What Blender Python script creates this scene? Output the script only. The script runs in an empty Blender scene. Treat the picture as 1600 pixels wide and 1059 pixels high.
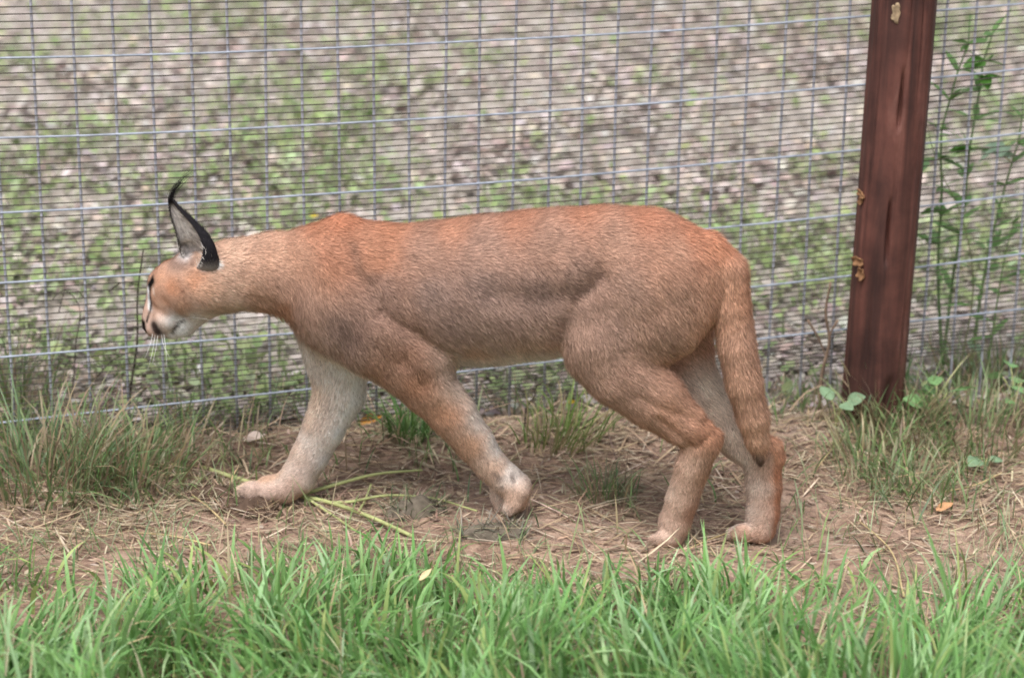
import bpy, math
import numpy as np
from mathutils import Matrix, Vector

rng = np.random.default_rng(7)
scene = bpy.context.scene
COL = scene.collection

# ------------------------------------------------------------------ camera
F_PX = 3800.0
TH, ROLL = math.radians(18.5), math.radians(0.7)
CAM = np.array([0.0, -3.16, 1.333])
_r0 = np.array([1.0, 0, 0]); _fw = np.array([0, math.cos(TH), -math.sin(TH)]); _u0 = np.cross(_r0, _fw)
CR = _r0*math.cos(ROLL) + _u0*math.sin(ROLL)
CU = -_r0*math.sin(ROLL) + _u0*math.cos(ROLL)
cd = bpy.data.cameras.new('camera'); cam = bpy.data.objects.new('camera', cd); COL.objects.link(cam)
cd.sensor_width = 36.0; cd.lens = 36.0*F_PX/1600.0; cd.clip_start = 0.05; cd.clip_end = 600
cam.matrix_world = Matrix(((CR[0], CU[0], -_fw[0], CAM[0]), (CR[1], CU[1], -_fw[1], CAM[1]),
                           (CR[2], CU[2], -_fw[2], CAM[2]), (0, 0, 0, 1)))
cd.dof.use_dof = True; cd.dof.focus_distance = 3.30; cd.dof.aperture_fstop = 3.8
scene.camera = cam
scene.cycles.use_denoising = True; scene.cycles.denoiser = 'OPENIMAGEDENOISE'; scene.cycles.denoising_prefilter = 'NONE'; scene.cycles.denoising_input_passes = 'RGB_ALBEDO_NORMAL'; scene.cycles.filter_width = 1.7
scene.cycles.max_bounces = 6; scene.cycles.diffuse_bounces = 3; scene.cycles.glossy_bounces = 2; scene.cycles.transmission_bounces = 3; scene.cycles.caustics_reflective = False; scene.cycles.caustics_refractive = False

# ------------------------------------------------------------------ world, sun, exposure (overcast)
SUN_EL, SUN_AZ = math.radians(62), math.radians(205)      # high, from behind-left of the camera
w = bpy.data.worlds.new('World'); scene.world = w; w.use_nodes = True
nt = w.node_tree; bg = nt.nodes['Background']
sky = nt.nodes.new('ShaderNodeTexSky'); sky.sky_type = 'NISHITA'; sky.sun_disc = False
sky.sun_elevation = SUN_EL; sky.sun_rotation = SUN_AZ; sky.dust_density = 6.0; sky.air_density = 1.0; sky.ozone_density = 1.0
hs = nt.nodes.new('ShaderNodeHueSaturation'); hs.inputs['Saturation'].default_value = 0.32
nt.links.new(sky.outputs[0], hs.inputs['Color']); nt.links.new(hs.outputs[0], bg.inputs['Color'])
bg.inputs['Strength'].default_value = 0.15
sd = bpy.data.lights.new('sun', 'SUN'); sd.energy = 1.5; sd.angle = math.radians(28); sd.color = (1.0, 0.96, 0.90)
sun = bpy.data.objects.new('sun', sd); COL.objects.link(sun)
sdir = Vector((math.cos(SUN_EL)*math.sin(SUN_AZ), math.cos(SUN_EL)*math.cos(SUN_AZ), math.sin(SUN_EL)))
sun.rotation_euler = sdir.to_track_quat('Z', 'Y').to_euler(); sun.location = (0, 0, 5)
scene.view_settings.view_transform = 'Standard'; scene.view_settings.look = 'None'
scene.view_settings.gamma = 1.0; scene.view_settings.exposure = 0.45

# ------------------------------------------------------------------ helpers
def lin(c):
    c = np.asarray(c, float)/255.0
    return np.where(c <= 0.04045, c/12.92, ((c+0.055)/1.055)**2.4)
def ray(px, py): return _fw + CR*((px-800)/F_PX) - CU*((py-529.5)/F_PX)
def ground_at(px, py, z=0.0):
    d = ray(px, py); return CAM + d*((z-CAM[2])/d[2])
HX = np.array([-.981, .191, 0]); HX /= np.linalg.norm(HX)        # the cat's heading
NR = np.array([-HX[1], HX[0], 0])                                # towards its left flank (the side seen)
ORG = np.array([0, .004, 0])
def P(px, py, off=0.0):                                          # a point in the cat's body plane, off metres to its left
    d = ray(px, py); t = ((ORG+NR*off-CAM) @ NR)/(d @ NR); return CAM + d*t
def to_cat(p): q = np.asarray(p)-ORG; return np.stack([q @ HX, q @ NR, q[..., 2]], -1)
def from_cat(q): return ORG + q[..., 0:1]*HX + q[..., 1:2]*NR + q[..., 2:3]*np.array([0, 0, 1.0])
def Pc(px, py, off=0.0): return to_cat(P(px, py, off))

def hash2(ix, iy, s):
    h = (ix.astype(np.int64)*374761393 + iy.astype(np.int64)*668265263 + s*2147483647*3) & 0xffffffff
    h = ((h ^ (h >> 13))*1274126177) & 0xffffffff
    return ((h ^ (h >> 16)) & 0xffff)/65535.0
def vnoise(x, y, sc, s=0):
    x = np.asarray(x, float)*sc; y = np.asarray(y, float)*sc
    ix = np.floor(x); iy = np.floor(y); fx = x-ix; fy = y-iy
    fx = fx*fx*(3-2*fx); fy = fy*fy*(3-2*fy); ix = ix.astype(np.int64); iy = iy.astype(np.int64)
    a = hash2(ix, iy, s); b = hash2(ix+1, iy, s); c = hash2(ix, iy+1, s); d = hash2(ix+1, iy+1, s)
    return (a*(1-fx)+b*fx)*(1-fy) + (c*(1-fx)+d*fx)*fy
def fbm(x, y, sc, s=0, o=4):
    t = 0; a = .5; n = 0
    for k in range(o):
        t = t + a*vnoise(x, y, sc*2**k, s+k); n += a; a *= .5
    return t/n

def mesh_np(name, v, quads=None, tris=None, col=None, smooth=True, normals=None):
    me = bpy.data.meshes.new(name)
    v = np.ascontiguousarray(v, dtype=np.float32)
    q = np.zeros((0, 4), np.int32) if quads is None else np.asarray(quads, np.int32).reshape(-1, 4)
    t = np.zeros((0, 3), np.int32) if tris is None else np.asarray(tris, np.int32).reshape(-1, 3)
    me.vertices.add(len(v)); me.vertices.foreach_set('co', v.ravel())
    me.loops.add(q.size+t.size); me.loops.foreach_set('vertex_index', np.concatenate([q.ravel(), t.ravel()]))
    ls = np.concatenate([np.arange(len(q))*4, q.size+np.arange(len(t))*3]).astype(np.int32)
    me.polygons.add(len(ls)); me.polygons.foreach_set('loop_start', ls)
    me.polygons.foreach_set('use_smooth', np.full(len(ls), smooth))
    me.update(calc_edges=True)
    if col is not None:
        at = me.color_attributes.new('Col', 'FLOAT_COLOR', 'POINT')
        c = np.ones((len(v), 4), np.float32); c[:, :3] = col; at.data.foreach_set('color', c.ravel())
    if normals is not None: me.normals_split_custom_set_from_vertices(np.asarray(normals, np.float32))
    return me
def link(name, me, mat=None, parent=None):
    o = bpy.data.objects.new(name, me); COL.objects.link(o)
    if mat is not None and len(me.materials) == 0: me.materials.append(mat)
    if parent is not None: o.parent = parent
    return o
def tag(o, label=None, cat=None, group=None, kind=None):
    for k, x in (('label', label), ('category', cat), ('group', group), ('kind', kind)):
        if x: o[k] = x
    return o
def thing(name, loc, label, cat, group=None):
    o = bpy.data.objects.new(name, None); COL.objects.link(o); o.location = loc; o.empty_display_size = .05
    return tag(o, label, cat, group)

def tube(pts, rad, sides=6, cap=True):
    """tube through pts (n,3) with radii; returns verts, quads, tris"""
    pts = np.asarray(pts, float); n = len(pts); rad = np.broadcast_to(np.asarray(rad, float), (n,))
    tg = np.gradient(pts, axis=0); tg /= np.linalg.norm(tg, axis=1, keepdims=True)+1e-12
    ref = np.array([0, 0, 1.0]) if abs(tg[0, 2]) < .8 else np.array([1.0, 0, 0])
    V = []
    for i in range(n):
        a = np.cross(tg[i], ref); a /= np.linalg.norm(a)+1e-12; b = np.cross(tg[i], a); ref = -np.cross(tg[i], a) if False else ref
        for k in range(sides):
            an = 2*math.pi*k/sides; V.append(pts[i]+rad[i]*(math.cos(an)*a+math.sin(an)*b))
    Q = [[i*sides+k, i*sides+(k+1) % sides, (i+1)*sides+(k+1) % sides, (i+1)*sides+k] for i in range(n-1) for k in range(sides)]
    T = []
    if cap:
        V.append(pts[0]); V.append(pts[-1]); c0, c1 = len(V)-2, len(V)-1
        T = [[c0, (k+1) % sides, k] for k in range(sides)] + [[c1, (n-1)*sides+k, (n-1)*sides+(k+1) % sides] for k in range(sides)]
    return np.array(V), np.array(Q), np.array(T)
def smooth_path(pts, n):
    pts = np.asarray(pts, float); d = np.r_[0, np.cumsum(np.linalg.norm(np.diff(pts, axis=0), axis=1))]
    m = len(pts); tt = np.linspace(0, d[-1], n); out = []
    tang = np.gradient(pts, d, axis=0)
    for x in tt:
        i = min(max(np.searchsorted(d, x)-1, 0), m-2); h = d[i+1]-d[i]; u = (x-d[i])/h
        out.append((2*u**3-3*u**2+1)*pts[i]+(u**3-2*u**2+u)*h*tang[i]+(-2*u**3+3*u**2)*pts[i+1]+(u**3-u**2)*h*tang[i+1])
    return np.array(out)

# ------------------------------------------------------------------ materials
def new_mat(name):
    m = bpy.data.materials.new(name); m.use_nodes = True
    return m, m.node_tree, m.node_tree.nodes['Principled BSDF']
def attr_mat(name, rough=.7, spec=.3, trans=0.0, noise=0.0, nscale=200):
    m, t, b = new_mat(name)
    a = t.nodes.new('ShaderNodeAttribute'); a.attribute_name = 'Col'
    src = a.outputs['Color']
    if noise:
        nz = t.nodes.new('ShaderNodeTexNoise'); nz.inputs['Scale'].default_value = nscale; nz.inputs['Detail'].default_value = 3
        tc = t.nodes.new('ShaderNodeTexCoord'); t.links.new(tc.outputs['Object'], nz.inputs['Vector'])
        mr = t.nodes.new('ShaderNodeMapRange'); mr.inputs[1].default_value = .3; mr.inputs[2].default_value = .7
        mr.inputs[3].default_value = 1-noise; mr.inputs[4].default_value = 1+noise
        t.links.new(nz.outputs['Fac'], mr.inputs[0])
        mx = t.nodes.new('ShaderNodeVectorMath'); mx.operation = 'SCALE'
        t.links.new(src, mx.inputs[0]); t.links.new(mr.outputs[0], mx.inputs['Scale']); src = mx.outputs[0]
    t.links.new(src, b.inputs['Base Color'])
    b.inputs['Roughness'].default_value = rough; b.inputs['Specular IOR Level'].default_value = spec
    if trans:
        tr = t.nodes.new('ShaderNodeBsdfTranslucent'); t.links.new(src, tr.inputs['Color'])
        ms = t.nodes.new('ShaderNodeMixShader'); ms.inputs[0].default_value = trans
        t.links.new(b.outputs[0], ms.inputs[1]); t.links.new(tr.outputs[0], ms.inputs[2])
        t.links.new(ms.outputs[0], t.nodes['Material Output'].inputs['Surface'])
    return m
def plain_mat(name, c, rough=.6, spec=.4, metal=0.0, var=.25, scale=60):
    m, t, b = new_mat(name)
    nz = t.nodes.new('ShaderNodeTexNoise'); nz.inputs['Scale'].default_value = scale; nz.inputs['Detail'].default_value = 4
    tc = t.nodes.new('ShaderNodeTexCoord'); t.links.new(tc.outputs['Object'], nz.inputs['Vector'])
    rp = t.nodes.new('ShaderNodeValToRGB'); c = np.asarray(c, float)
    rp.color_ramp.elements[0].position = .3; rp.color_ramp.elements[1].position = .7
    rp.color_ramp.elements[0].color = (*np.clip(c*(1-var), 0, 1), 1); rp.color_ramp.elements[1].color = (*np.clip(c*(1+var), 0, 1), 1)
    t.links.new(nz.outputs['Fac'], rp.inputs[0]); t.links.new(rp.outputs[0], b.inputs['Base Color'])
    b.inputs['Roughness'].default_value = rough; b.inputs['Specular IOR Level'].default_value = spec; b.inputs['Metallic'].default_value = metal
    return m
M_GRASS = attr_mat('grass_blade', .45, .5, .35)
M_DRY = attr_mat('dry_straw', .8, .2, .1)
M_LEAF = attr_mat('leaf', .5, .4, .3)
M_FUR = attr_mat('fur', .75, .15)
M_SKIN = attr_mat('coat', .9, .05)
M_WIRE_D = plain_mat('thin_wire', lin((70, 66, 58)), .6, .3, .0)
M_WIRE_L = plain_mat('galvanised_wire', lin((150, 158, 172)), .5, .4, .2)
M_WIRE_V = plain_mat('galvanised_stay', lin((174, 176, 188)), .6, .3, .0)
M_STEM = plain_mat('green_stem', lin((166, 172, 118)), .6, .3, 0, .2, 40)

# ------------------------------------------------------------------ terrain
FEET = [(1048, 853, .030), (1178, 848, -.030), (800, 806, .030), (430, 790, -.030)]
_fp = np.array([P(*f) for f in FEET])
def gbase(x, y):
    x = np.asarray(x, float); y = np.asarray(y, float)
    z = .016*(fbm(x, y, 3.1, 3, 3)-.5) + .010*(fbm(x, y, 17, 9, 3)-.5)
    z = z + .02*np.exp(-((y-.33-.17*x)/.10)**2)*(.4+fbm(x, y, 5, 21, 2))     # litter heaped along the fence
    z = z + .05*(fbm(x, y, .5, 40, 3)-.5)*np.clip((np.abs(y)-.8)/1.5, 0, 1)
    return z
_S = .085
_K = np.exp(-((_fp[:, None, :2]-_fp[None, :, :2])**2).sum(-1)/(2*_S*_S))
_A = np.linalg.solve(_K, _fp[:, 2]-gbase(_fp[:, 0], _fp[:, 1]))
def gz(x, y):
    z = gbase(x, y)
    for p, a in zip(_fp, _A): z = z + a*np.exp(-((x-p[0])**2+(y-p[1])**2)/(2*_S*_S))
    return z
def G(px, py):                                                               # a point on the ground
    z = 0.0
    for _ in range(8): p = ground_at(px, py, z); z = float(gz(p[0], p[1]))
    return np.array([p[0], p[1], z])

def graded(lo, hi, step, far, g=1.16):
    c = list(np.arange(lo, hi+1e-9, step)); s = step
    while c[-1] < far: s *= g; c.append(c[-1]+s)
    s = step; c2 = []; x = lo
    while x > -far: s *= g; x -= s; c2.append(x)
    return np.array(c2[::-1]+c)
gx = graded(-1.05, 1.05, .009, 220); gy = graded(-.75, .75, .009, 220)
GX, GY = np.meshgrid(gx, gy); nx, ny = len(gx), len(gy)
gv = np.stack([GX.ravel(), GY.ravel(), gz(GX.ravel(), GY.ravel())], -1)
ii = (np.arange(ny-1)[:, None]*nx+np.arange(nx-1)[None]).ravel()
ground_me = mesh_np('ground', gv, np.stack([ii, ii+1, ii+nx+1, ii+nx], -1))
def ground_mat():
    m, t, b = new_mat('soil'); L = t.links
    tc = t.nodes.new('ShaderNodeTexCoord')
    def noise(sc, det=6, rough=.6, off=0):
        n = t.nodes.new('ShaderNodeTexNoise'); n.inputs['Scale'].default_value = sc; n.inputs['Detail'].default_value = det
        n.inputs['Roughness'].default_value = rough
        mp = t.nodes.new('ShaderNodeMapping'); mp.inputs['Location'].default_value = (off, off*1.7, 0)
        L.new(tc.outputs['Object'], mp.inputs[0]); L.new(mp.outputs[0], n.inputs['Vector']); return n.outputs['Fac']
    def ramp(f, stops):
        r = t.nodes.new('ShaderNodeValToRGB'); e = r.color_ramp.elements
        while len(e) < len(stops): e.new(.5)
        for i, (p, c) in enumerate(stops): e[i].position = p; e[i].color = (*lin(c), 1)
        L.new(f, r.inputs[0]); return r.outputs[0]
    c1 = ramp(noise(9, 8, .65), [(.30, (108, 90, 80)), (.46, (156, 132, 118)), (.58, (184, 160, 144)), (.75, (202, 182, 166))])
    c2 = ramp(noise(70, 5, .7, 3), [(.35, (86, 70, 62)), (.52, (150, 122, 104)), (.68, (196, 172, 150))])
    mx = t.nodes.new('ShaderNodeMix'); mx.data_type = 'RGBA'; mx.inputs[0].default_value = .5
    L.new(c1, mx.inputs['A']); L.new(c2, mx.inputs['B'])
    c3 = ramp(noise(26, 7, .7, 5), [(.34, (114, 106, 98)), (.46, (152, 144, 136)), (.56, (176, 168, 162)), (.68, (198, 190, 186))])
    sx = t.nodes.new('ShaderNodeSeparateXYZ'); L.new(tc.outputs['Object'], sx.inputs[0])
    ma = t.nodes.new('ShaderNodeMath'); ma.operation = 'MULTIPLY_ADD'; ma.inputs[1].default_value = .5; L.new(noise(4, 4, .6, 9), ma.inputs[0]); L.new(sx.outputs['Y'], ma.inputs[2])
    mr = t.nodes.new('ShaderNodeMapRange'); mr.inputs[1].default_value = .55; mr.inputs[2].default_value = 1.0; L.new(ma.outputs[0], mr.inputs[0])
    m2 = t.nodes.new('ShaderNodeMix'); m2.data_type = 'RGBA'; L.new(mr.outputs[0], m2.inputs[0]); L.new(mx.outputs['Result'], m2.inputs['A']); L.new(c3, m2.inputs['B'])
    L.new(m2.outputs['Result'], b.inputs['Base Color'])
    b.inputs['Roughness'].default_value = .95; b.inputs['Specular IOR Level'].default_value = .1
    bp = t.nodes.new('ShaderNodeBump'); bp.inputs['Strength'].default_value = .7; bp.inputs['Distance'].default_value = .006
    L.new(noise(110, 6, .7, 8), bp.inputs['Height']); L.new(bp.outputs[0], b.inputs['Normal'])
    return m
tag(link('ground', ground_me, ground_mat()), kind='structure')

# ------------------------------------------------------------------ wire fence
FA, FB = ground_at(250, 695), ground_at(1360, 646)
FD = (FB-FA)/np.linalg.norm(FB-FA); FN = np.array([FD[1], -FD[0], 0])       # FN towards the camera
def fence_uz(px, py):
    d = ray(px, py); t = ((FA-CAM) @ FN)/(d @ FN); p = CAM+d*t
    return (p-FA) @ FD, p[2]
def fence_pt(u, z, out=0.0): return FA + FD*u + FN*out + np.array([0, 0, z-FA[2]])
WIRES = [[(0, 93), (350, 80), (750, 63), (1100, 46), (1340, 30), (1600, 4)],
         [(0, 217), (350, 202), (750, 178), (1100, 156), (1340, 138), (1600, 105)],
         [(0, 334), (350, 312), (750, 284), (1100, 259), (1340, 239), (1600, 205)],
         [(0, 443), (220, 428), (1105, 357), (1330, 338), (1600, 302)],
         [(0, 557), (300, 536), (1180, 448), (1310, 431), (1600, 398)],
         [(0, 660), (320, 627), (720, 578), (880, 565), (1470, 497), (1600, 483)]]
wz = []
for W in WIRES:
    q = np.array([fence_uz(*p) for p in W]); wz.append(np.polyfit(q[:, 0], q[:, 1], 2))
wz = [wz[0]+(wz[0]-wz[1])*k for k in (4, 3, 2, 1)] + wz + [wz[-1]+(wz[-1]-wz[-2])*.75]
UA, UB = fence_uz(-160, 500)[0], fence_uz(1790, 500)[0]
U0, U1 = UA-.75, UB+.75
def wire_z(w_, u):                                              # the wires run straight on beyond the stretch in view
    uc = min(max(u, UA), UB); return np.polyval(w_, uc)+np.polyval(np.polyder(w_), uc)*.5*(u-uc)
fence = thing('wire_fence', FA, 'grey welded wire fence of fine horizontal wires behind the walking cat', 'fence')
fence.location = (0, 0, 0)
us = np.linspace(U0, U1, 13)
for i, w_ in enumerate(wz[:-1]):
    uu = np.linspace(U0, U1, 21)
    v, q, t = tube([fence_pt(u, wire_z(w_, u)+.0006*math.sin(9*u+i)) for u in uu], .00175, 6)
    link('line_wire', mesh_np('line_wire', v, q, t), M_WIRE_L, fence)
NF = 11
for i in range(len(wz)-1):
    for k in range(1, NF):
        w_ = wz[i]*(1-k/NF)+wz[i+1]*(k/NF)
        if i == len(wz)-2 and k > 10: continue
        jit = rng.normal(0, .00045, 13)
        v, q, t = tube([fence_pt(u, wire_z(w_, u)+j, .0016) for u, j in zip(us, jit)], .00105, 3)
        link('mesh_wire', mesh_np('mesh_wire', v, q, t), M_WIRE_D, fence)
VX = [-80, -16, 48, 112, 175, 234, 297, 354, 411, 470, 527, 584, 639, 695, 750, 805, 862, 914, 967, 1019, 1070, 1123, 1174, 1229, 1281,
      1331, 1381, 1431, 1480, 1529, 1578, 1627, 1676, 1725]
VU = [fence_uz(x, 0)[0] for x in VX]; VU = [VU[0]-.056*k for k in range(13, 0, -1)]+VU+[VU[-1]+.054*k for k in range(1, 14)]
for u in VU:
    zt = wire_z(wz[0], u)+.01
    lean = rng.normal(0, .003)
    zz = np.linspace(-.04, zt, 7)
    v, q, t = tube([fence_pt(u+lean*(z-.3)+rng.normal(0, .0004), z, -.0022) for z in zz], .0022, 5)
    link('stay_wire', mesh_np('stay_wire', v, q, t), M_WIRE_V, fence)

# ------------------------------------------------------------------ fence post
def post_mat():
    m, t, b = new_mat('stained_wood'); L = t.links
    tc = t.nodes.new('ShaderNodeTexCoord')
    mp = t.nodes.new('ShaderNodeMapping'); mp.inputs['Scale'].default_value = (38, 38, 3.0); L.new(tc.outputs['Object'], mp.inputs[0])
    n1 = t.nodes.new('ShaderNodeTexNoise'); n1.inputs['Scale'].default_value = 1; n1.inputs['Detail'].default_value = 9; n1.inputs['Roughness'].default_value = .65
    n1.inputs['Distortion'].default_value = .6
    L.new(mp.outputs[0], n1.inputs['Vector'])
    n2 = t.nodes.new('ShaderNodeTexNoise'); n2.inputs['Scale'].default_value = 11; n2.inputs['Detail'].default_value = 7; n2.inputs['Roughness'].default_value = .65
    L.new(tc.outputs['Object'], n2.inputs['Vector'])
    r = t.nodes.new('ShaderNodeValToRGB'); e = r.color_ramp.elements; e.new(.5); e.new(.6)
    for i, (p, c) in enumerate([(.28, (44, 29, 29)), (.46, (80, 52, 47)), (.58, (98, 63, 56)), (.76, (128, 94, 86))]): e[i].position = p; e[i].color = (*lin(c), 1)
    L.new(n1.outputs['Fac'], r.inputs[0])
    r2 = t.nodes.new('ShaderNodeValToRGB'); r2.color_ramp.elements[0].position = .33; r2.color_ramp.elements[1].position = .66
    r2.color_ramp.elements[0].color = (.42, .38, .40, 1); r2.color_ramp.elements[1].color = (1.2, 1.12, 1.08, 1)
    L.new(n2.outputs['Fac'], r2.inputs[0])
    mx = t.nodes.new('ShaderNodeMix'); mx.data_type = 'RGBA'; mx.blend_type = 'MULTIPLY'; mx.inputs[0].default_value = .9
    L.new(r.outputs[0], mx.inputs['A']); L.new(r2.outputs[0], mx.inputs['B']); L.new(mx.outputs['Result'], b.inputs['Base Color'])
    b.inputs['Roughness'].default_value = .62; b.inputs['Specular IOR Level'].default_value = .35
    bp = t.nodes.new('ShaderNodeBump'); bp.inputs['Strength'].default_value = .45; bp.inputs['Distance'].default_value = .004
    L.new(n1.outputs['Fac'], bp.inputs['Height']); L.new(bp.outputs[0], b.inputs['Normal'])
    return m
PB = G(1361, 652); 
_d = ray(1413, 0); PT = CAM+_d*((PB[1]-CAM[1])/_d[1]); PAX = (PT-PB)/np.linalg.norm(PT-PB)
post = thing('fence_post', tuple(PB), 'round red-brown wooden fence post standing in weeds in front of the wire', 'post')
PR = .0475
ns, nz_ = 176, 220
zz = np.linspace(-.15, 1.25, nz_); aa = np.linspace(0, 2*math.pi, ns, endpoint=False)
ZZ, AA = np.meshgrid(zz, aa, indexing='ij')
RR = PR*(1+.05*np.clip(.35-ZZ, 0, 1)) + .0016*(fbm(AA*3, ZZ*1.2+40, 1.5, 5, 3)-.5)*2 + .0007*(vnoise(AA*16, ZZ*3, 1, 8)-.5)*2
def crack(a0, z0, z1, w, dep):
    global RR
    da = (AA-(a0+.05*np.sin(ZZ*14)+np.pi)) % (2*math.pi)-np.pi
    zc = np.clip(1-np.abs((ZZ-(z0+z1)/2)/((z1-z0)/2))**2, 0, 1)
    RR = RR-dep*np.exp(-(da/w)**2)*zc
FR = -math.pi/2
for c in [(FR-.05, .26, .37, .05, .016), (FR-.05, .47, .57, .06, .016), (FR+.75, .10, .2, .03, .008), (FR+.35, -.02, .085, .16, .009),
          (FR-.85, .3, .6, .04, .004), (FR+.5, .5, .8, .03, .005), (FR+.1, .6, 1.0, .03, .006), (FR-.5, .05, .25, .03, .003)]: crack(*c)
_ex = np.cross(np.array([0, 1.0, 0]), PAX); _ex /= np.linalg.norm(_ex); _ey = np.cross(PAX, _ex)
pv = (ZZ[..., None]*PAX + RR[..., None]*(np.cos(AA)[..., None]*_ex + np.sin(AA)[..., None]*_ey)).reshape(-1, 3)
pq = [[i*ns+k, i*ns+(k+1) % ns, (i+1)*ns+(k+1) % ns, (i+1)*ns+k] for i in range(nz_-1) for k in range(ns)]
pv = np.vstack([pv, 1.256*PAX[None]]); ptr = [[len(pv)-1, (nz_-1)*ns+k, (nz_-1)*ns+(k+1) % ns] for k in range(ns)]
M_POST = post_mat()
link('shaft', mesh_np('shaft', pv, pq, ptr), M_POST, post)
M_FLAKE = plain_mat('loose_bark', lin((136, 102, 74)), .8, .2, 0, .4, 120)
M_LICH = plain_mat('pale_lichen', lin((150, 132, 108)), .9, .1, 0, .35, 160)
def post_patch(px, py, wpx, hpx, mat, name, rot=0.0, lift=.003):
    """a curled scrap lying against the post"""
    d = ray(px, py); a, bq = PB, PAX                                           # closest front point of the cylinder along the ray
    o = CAM-a; dv = d-(d @ bq)*bq; ov = o-(o @ bq)*bq
    A, B, Cc = dv @ dv, 2*dv @ ov, ov @ ov-(PR+.001)**2; t = (-B-math.sqrt(max(B*B-4*A*Cc, 0)))/(2*A)
    p = CAM+d*t; n = (p-a)-((p-a) @ bq)*bq; n /= np.linalg.norm(n); e = np.cross(bq, n)
    s = .93e-3; N = 7; V = []
    for i in range(N):
        for j in range(N):
            u, v_ = (i/(N-1)-.5)*2, (j/(N-1)-.5)*2
            th_ = math.atan2(v_, u); k = 1+.22*math.sin(2*th_+px)+.16*math.sin(5*th_+py)+.08*math.sin(9*th_)
            du, dv2 = u*wpx/2*s*k*math.sqrt(1-v_*v_*.45), v_*hpx/2*s*k*math.sqrt(1-u*u*.45)
            x, y = du*math.cos(rot)-dv2*math.sin(rot), du*math.sin(rot)+dv2*math.cos(rot)
            V.append(p-PB+x*e+y*bq-n*(x*x/(2*PR)) + n*(lift*(u*u+v_*v_)*.7-.0002))
    Q = [[i*N+j, (i+1)*N+j, (i+1)*N+j+1, i*N+j+1] for i in range(N-1) for j in range(N-1)]
    o_ = link(name, mesh_np(name, np.array(V), Q), mat, post)
    so = o_.modifiers.new('thick', 'SOLIDIFY'); so.thickness = .0012
post_patch(1341, 408, 26, 16, M_FLAKE, 'bark_flake', .3, .005)
post_patch(1347, 428, 14, 20, M_FLAKE, 'bark_flake', -.4, .006)
post_patch(1347, 303, 18, 9, M_FLAKE, 'bark_flake', -.3, .005)
post_patch(1346, 314, 8, 14, M_FLAKE, 'bark_flake', -.5, .004)
post_patch(1400, 21, 16, 27, M_LICH, 'lichen_patch', .1, .001)

# ------------------------------------------------------------------ the cat: body as one surface
INFL = -.0002                                                     # room for the fur
def chain(pts, q=.8):
    """pts: (px, py, r_px, off[, q])"""
    out = []
    for p in pts:
        w_ = P(p[0], p[1], p[3]); sc = ((w_-CAM) @ _fw)/F_PX
        c = to_cat(w_); sh = .0034*min(max((p[2]-24)/14, 0), 1)*(1 if p[0] > 355 else .35)
        out.append((c[0], c[1], c[2], p[2]*sc-sh, p[4] if len(p) > 4 else q))
    return np.array(out)
torso = chain([(372, 428, 60, 0, .74), (432, 427, 68, 0, .72), (500, 437, 88, 0, .68), (554, 459, 115, 0, .66), (620, 466, 119, 0, .70), (690, 461, 119, 0, .73),
               (760, 453, 120, 0, .75), (830, 445, 119, 0, .74), (890, 439, 118, 0, .72), (950, 432, 114, 0, .70), (1010, 430, 108, 0, .70), (1052, 440, 98, 0, .70)])
withers = chain([(490, 392, 30, .016, .8), (535, 365, 29, .018, .8), (590, 384, 27, .014, .8)])
def nf(pts, sx): return [(a, b, r, o*sx, *rest) for (a, b, r, o, *rest) in pts]
hind_n = chain([(1020, 455, 88, .032, .62), (1005, 480, 102, .034, .56), (952, 542, 78, .044, .62), (972, 578, 66, .046, .66), (1022, 622, 54, .044, .7), (1070, 664, 40, .040, .75), (1097, 690, 30, .036, .8),
                (1082, 730, 28, .034, .85), (1066, 780, 25, .032, .9), (1055, 815, 25, .030, .95), (1050, 833, 22, .030, 1.1)])
hind_f = chain([(1030, 460, 90, -.035, .6), (1040, 540, 78, -.042, .6), (1060, 590, 64, -.044, .6), (1112, 645, 46, -.042, .7), (1160, 688, 38, -.038, .75), (1190, 712, 34, -.034, .8),
                (1194, 760, 28, -.032, .85), (1192, 800, 26, -.030, .9), (1188, 824, 25, -.030, 1.1)])
fore_n = chain([(540, 440, 84, .028, .62), (545, 480, 90, .036, .58), (592, 522, 78, .044, .6), (640, 565, 63, .046, .62), (672, 605, 50, .044, .7), (705, 645, 42, .041, .74), (740, 690, 34, .036, .8),
                (768, 728, 26, .033, .9), (790, 748, 24, .031, 1.0), (806, 762, 25, .030, 1.1)])
fore_f = chain([(520, 500, 70, -.030, .6), (528, 560, 56, -.040, .7), (530, 612, 44, -.040, .75), (506, 668, 35, -.036, .8), (484, 712, 30, -.033, .85), (466, 745, 28, -.030, .95), (448, 760, 23, -.030, 1.2), (418, 764, 20, -.030, 1.5)])
elbow = chain([(672, 560, 24, .046, .8), (694, 552, 14, .046, .8)])
hockk = chain([(1105, 676, 22, .038, .8), (1117, 680, 13, .037, .8)])
hockf = chain([(1205, 704, 22, -.034, .8), (1212, 714, 15, -.034, .8)])
tail = chain([(1103, 395, 40, 0, .8), (1136, 425, 36, .002, .85), (1143, 480, 32, .008, .95), (1151, 540, 31, .014, 1), (1163, 600, 29, .018, 1), (1176, 650, 25, .018, 1), (1183, 684, 18, .016, 1), (1187, 708, 11, .014, 1), (1188, 724, 5, .013, 1)])
HY = lambda x: -(345-x)*.00011                                   # the head turns a little away
def H(x, y, r, o=0, q=1.0): return (x, y, r, HY(x)+o, q)
head = chain([H(352, 432, 55, 0, .85), H(305, 434, 45, 0, 1.1), H(272, 440, 33, 0, 1.25), H(256, 450, 23, 0, 1.45)])
snout = chain([H(264, 470, 33, 0, .95), H(249, 489, 23, 0, .85), H(240, 500, 16, 0, .95), H(231, 507, 9, 0, 1.0)])
bridge = chain([H(252, 440, 20, 0, .9), H(243, 468, 13, 0, .8), H(233, 496, 9, 0, .9)])
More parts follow.
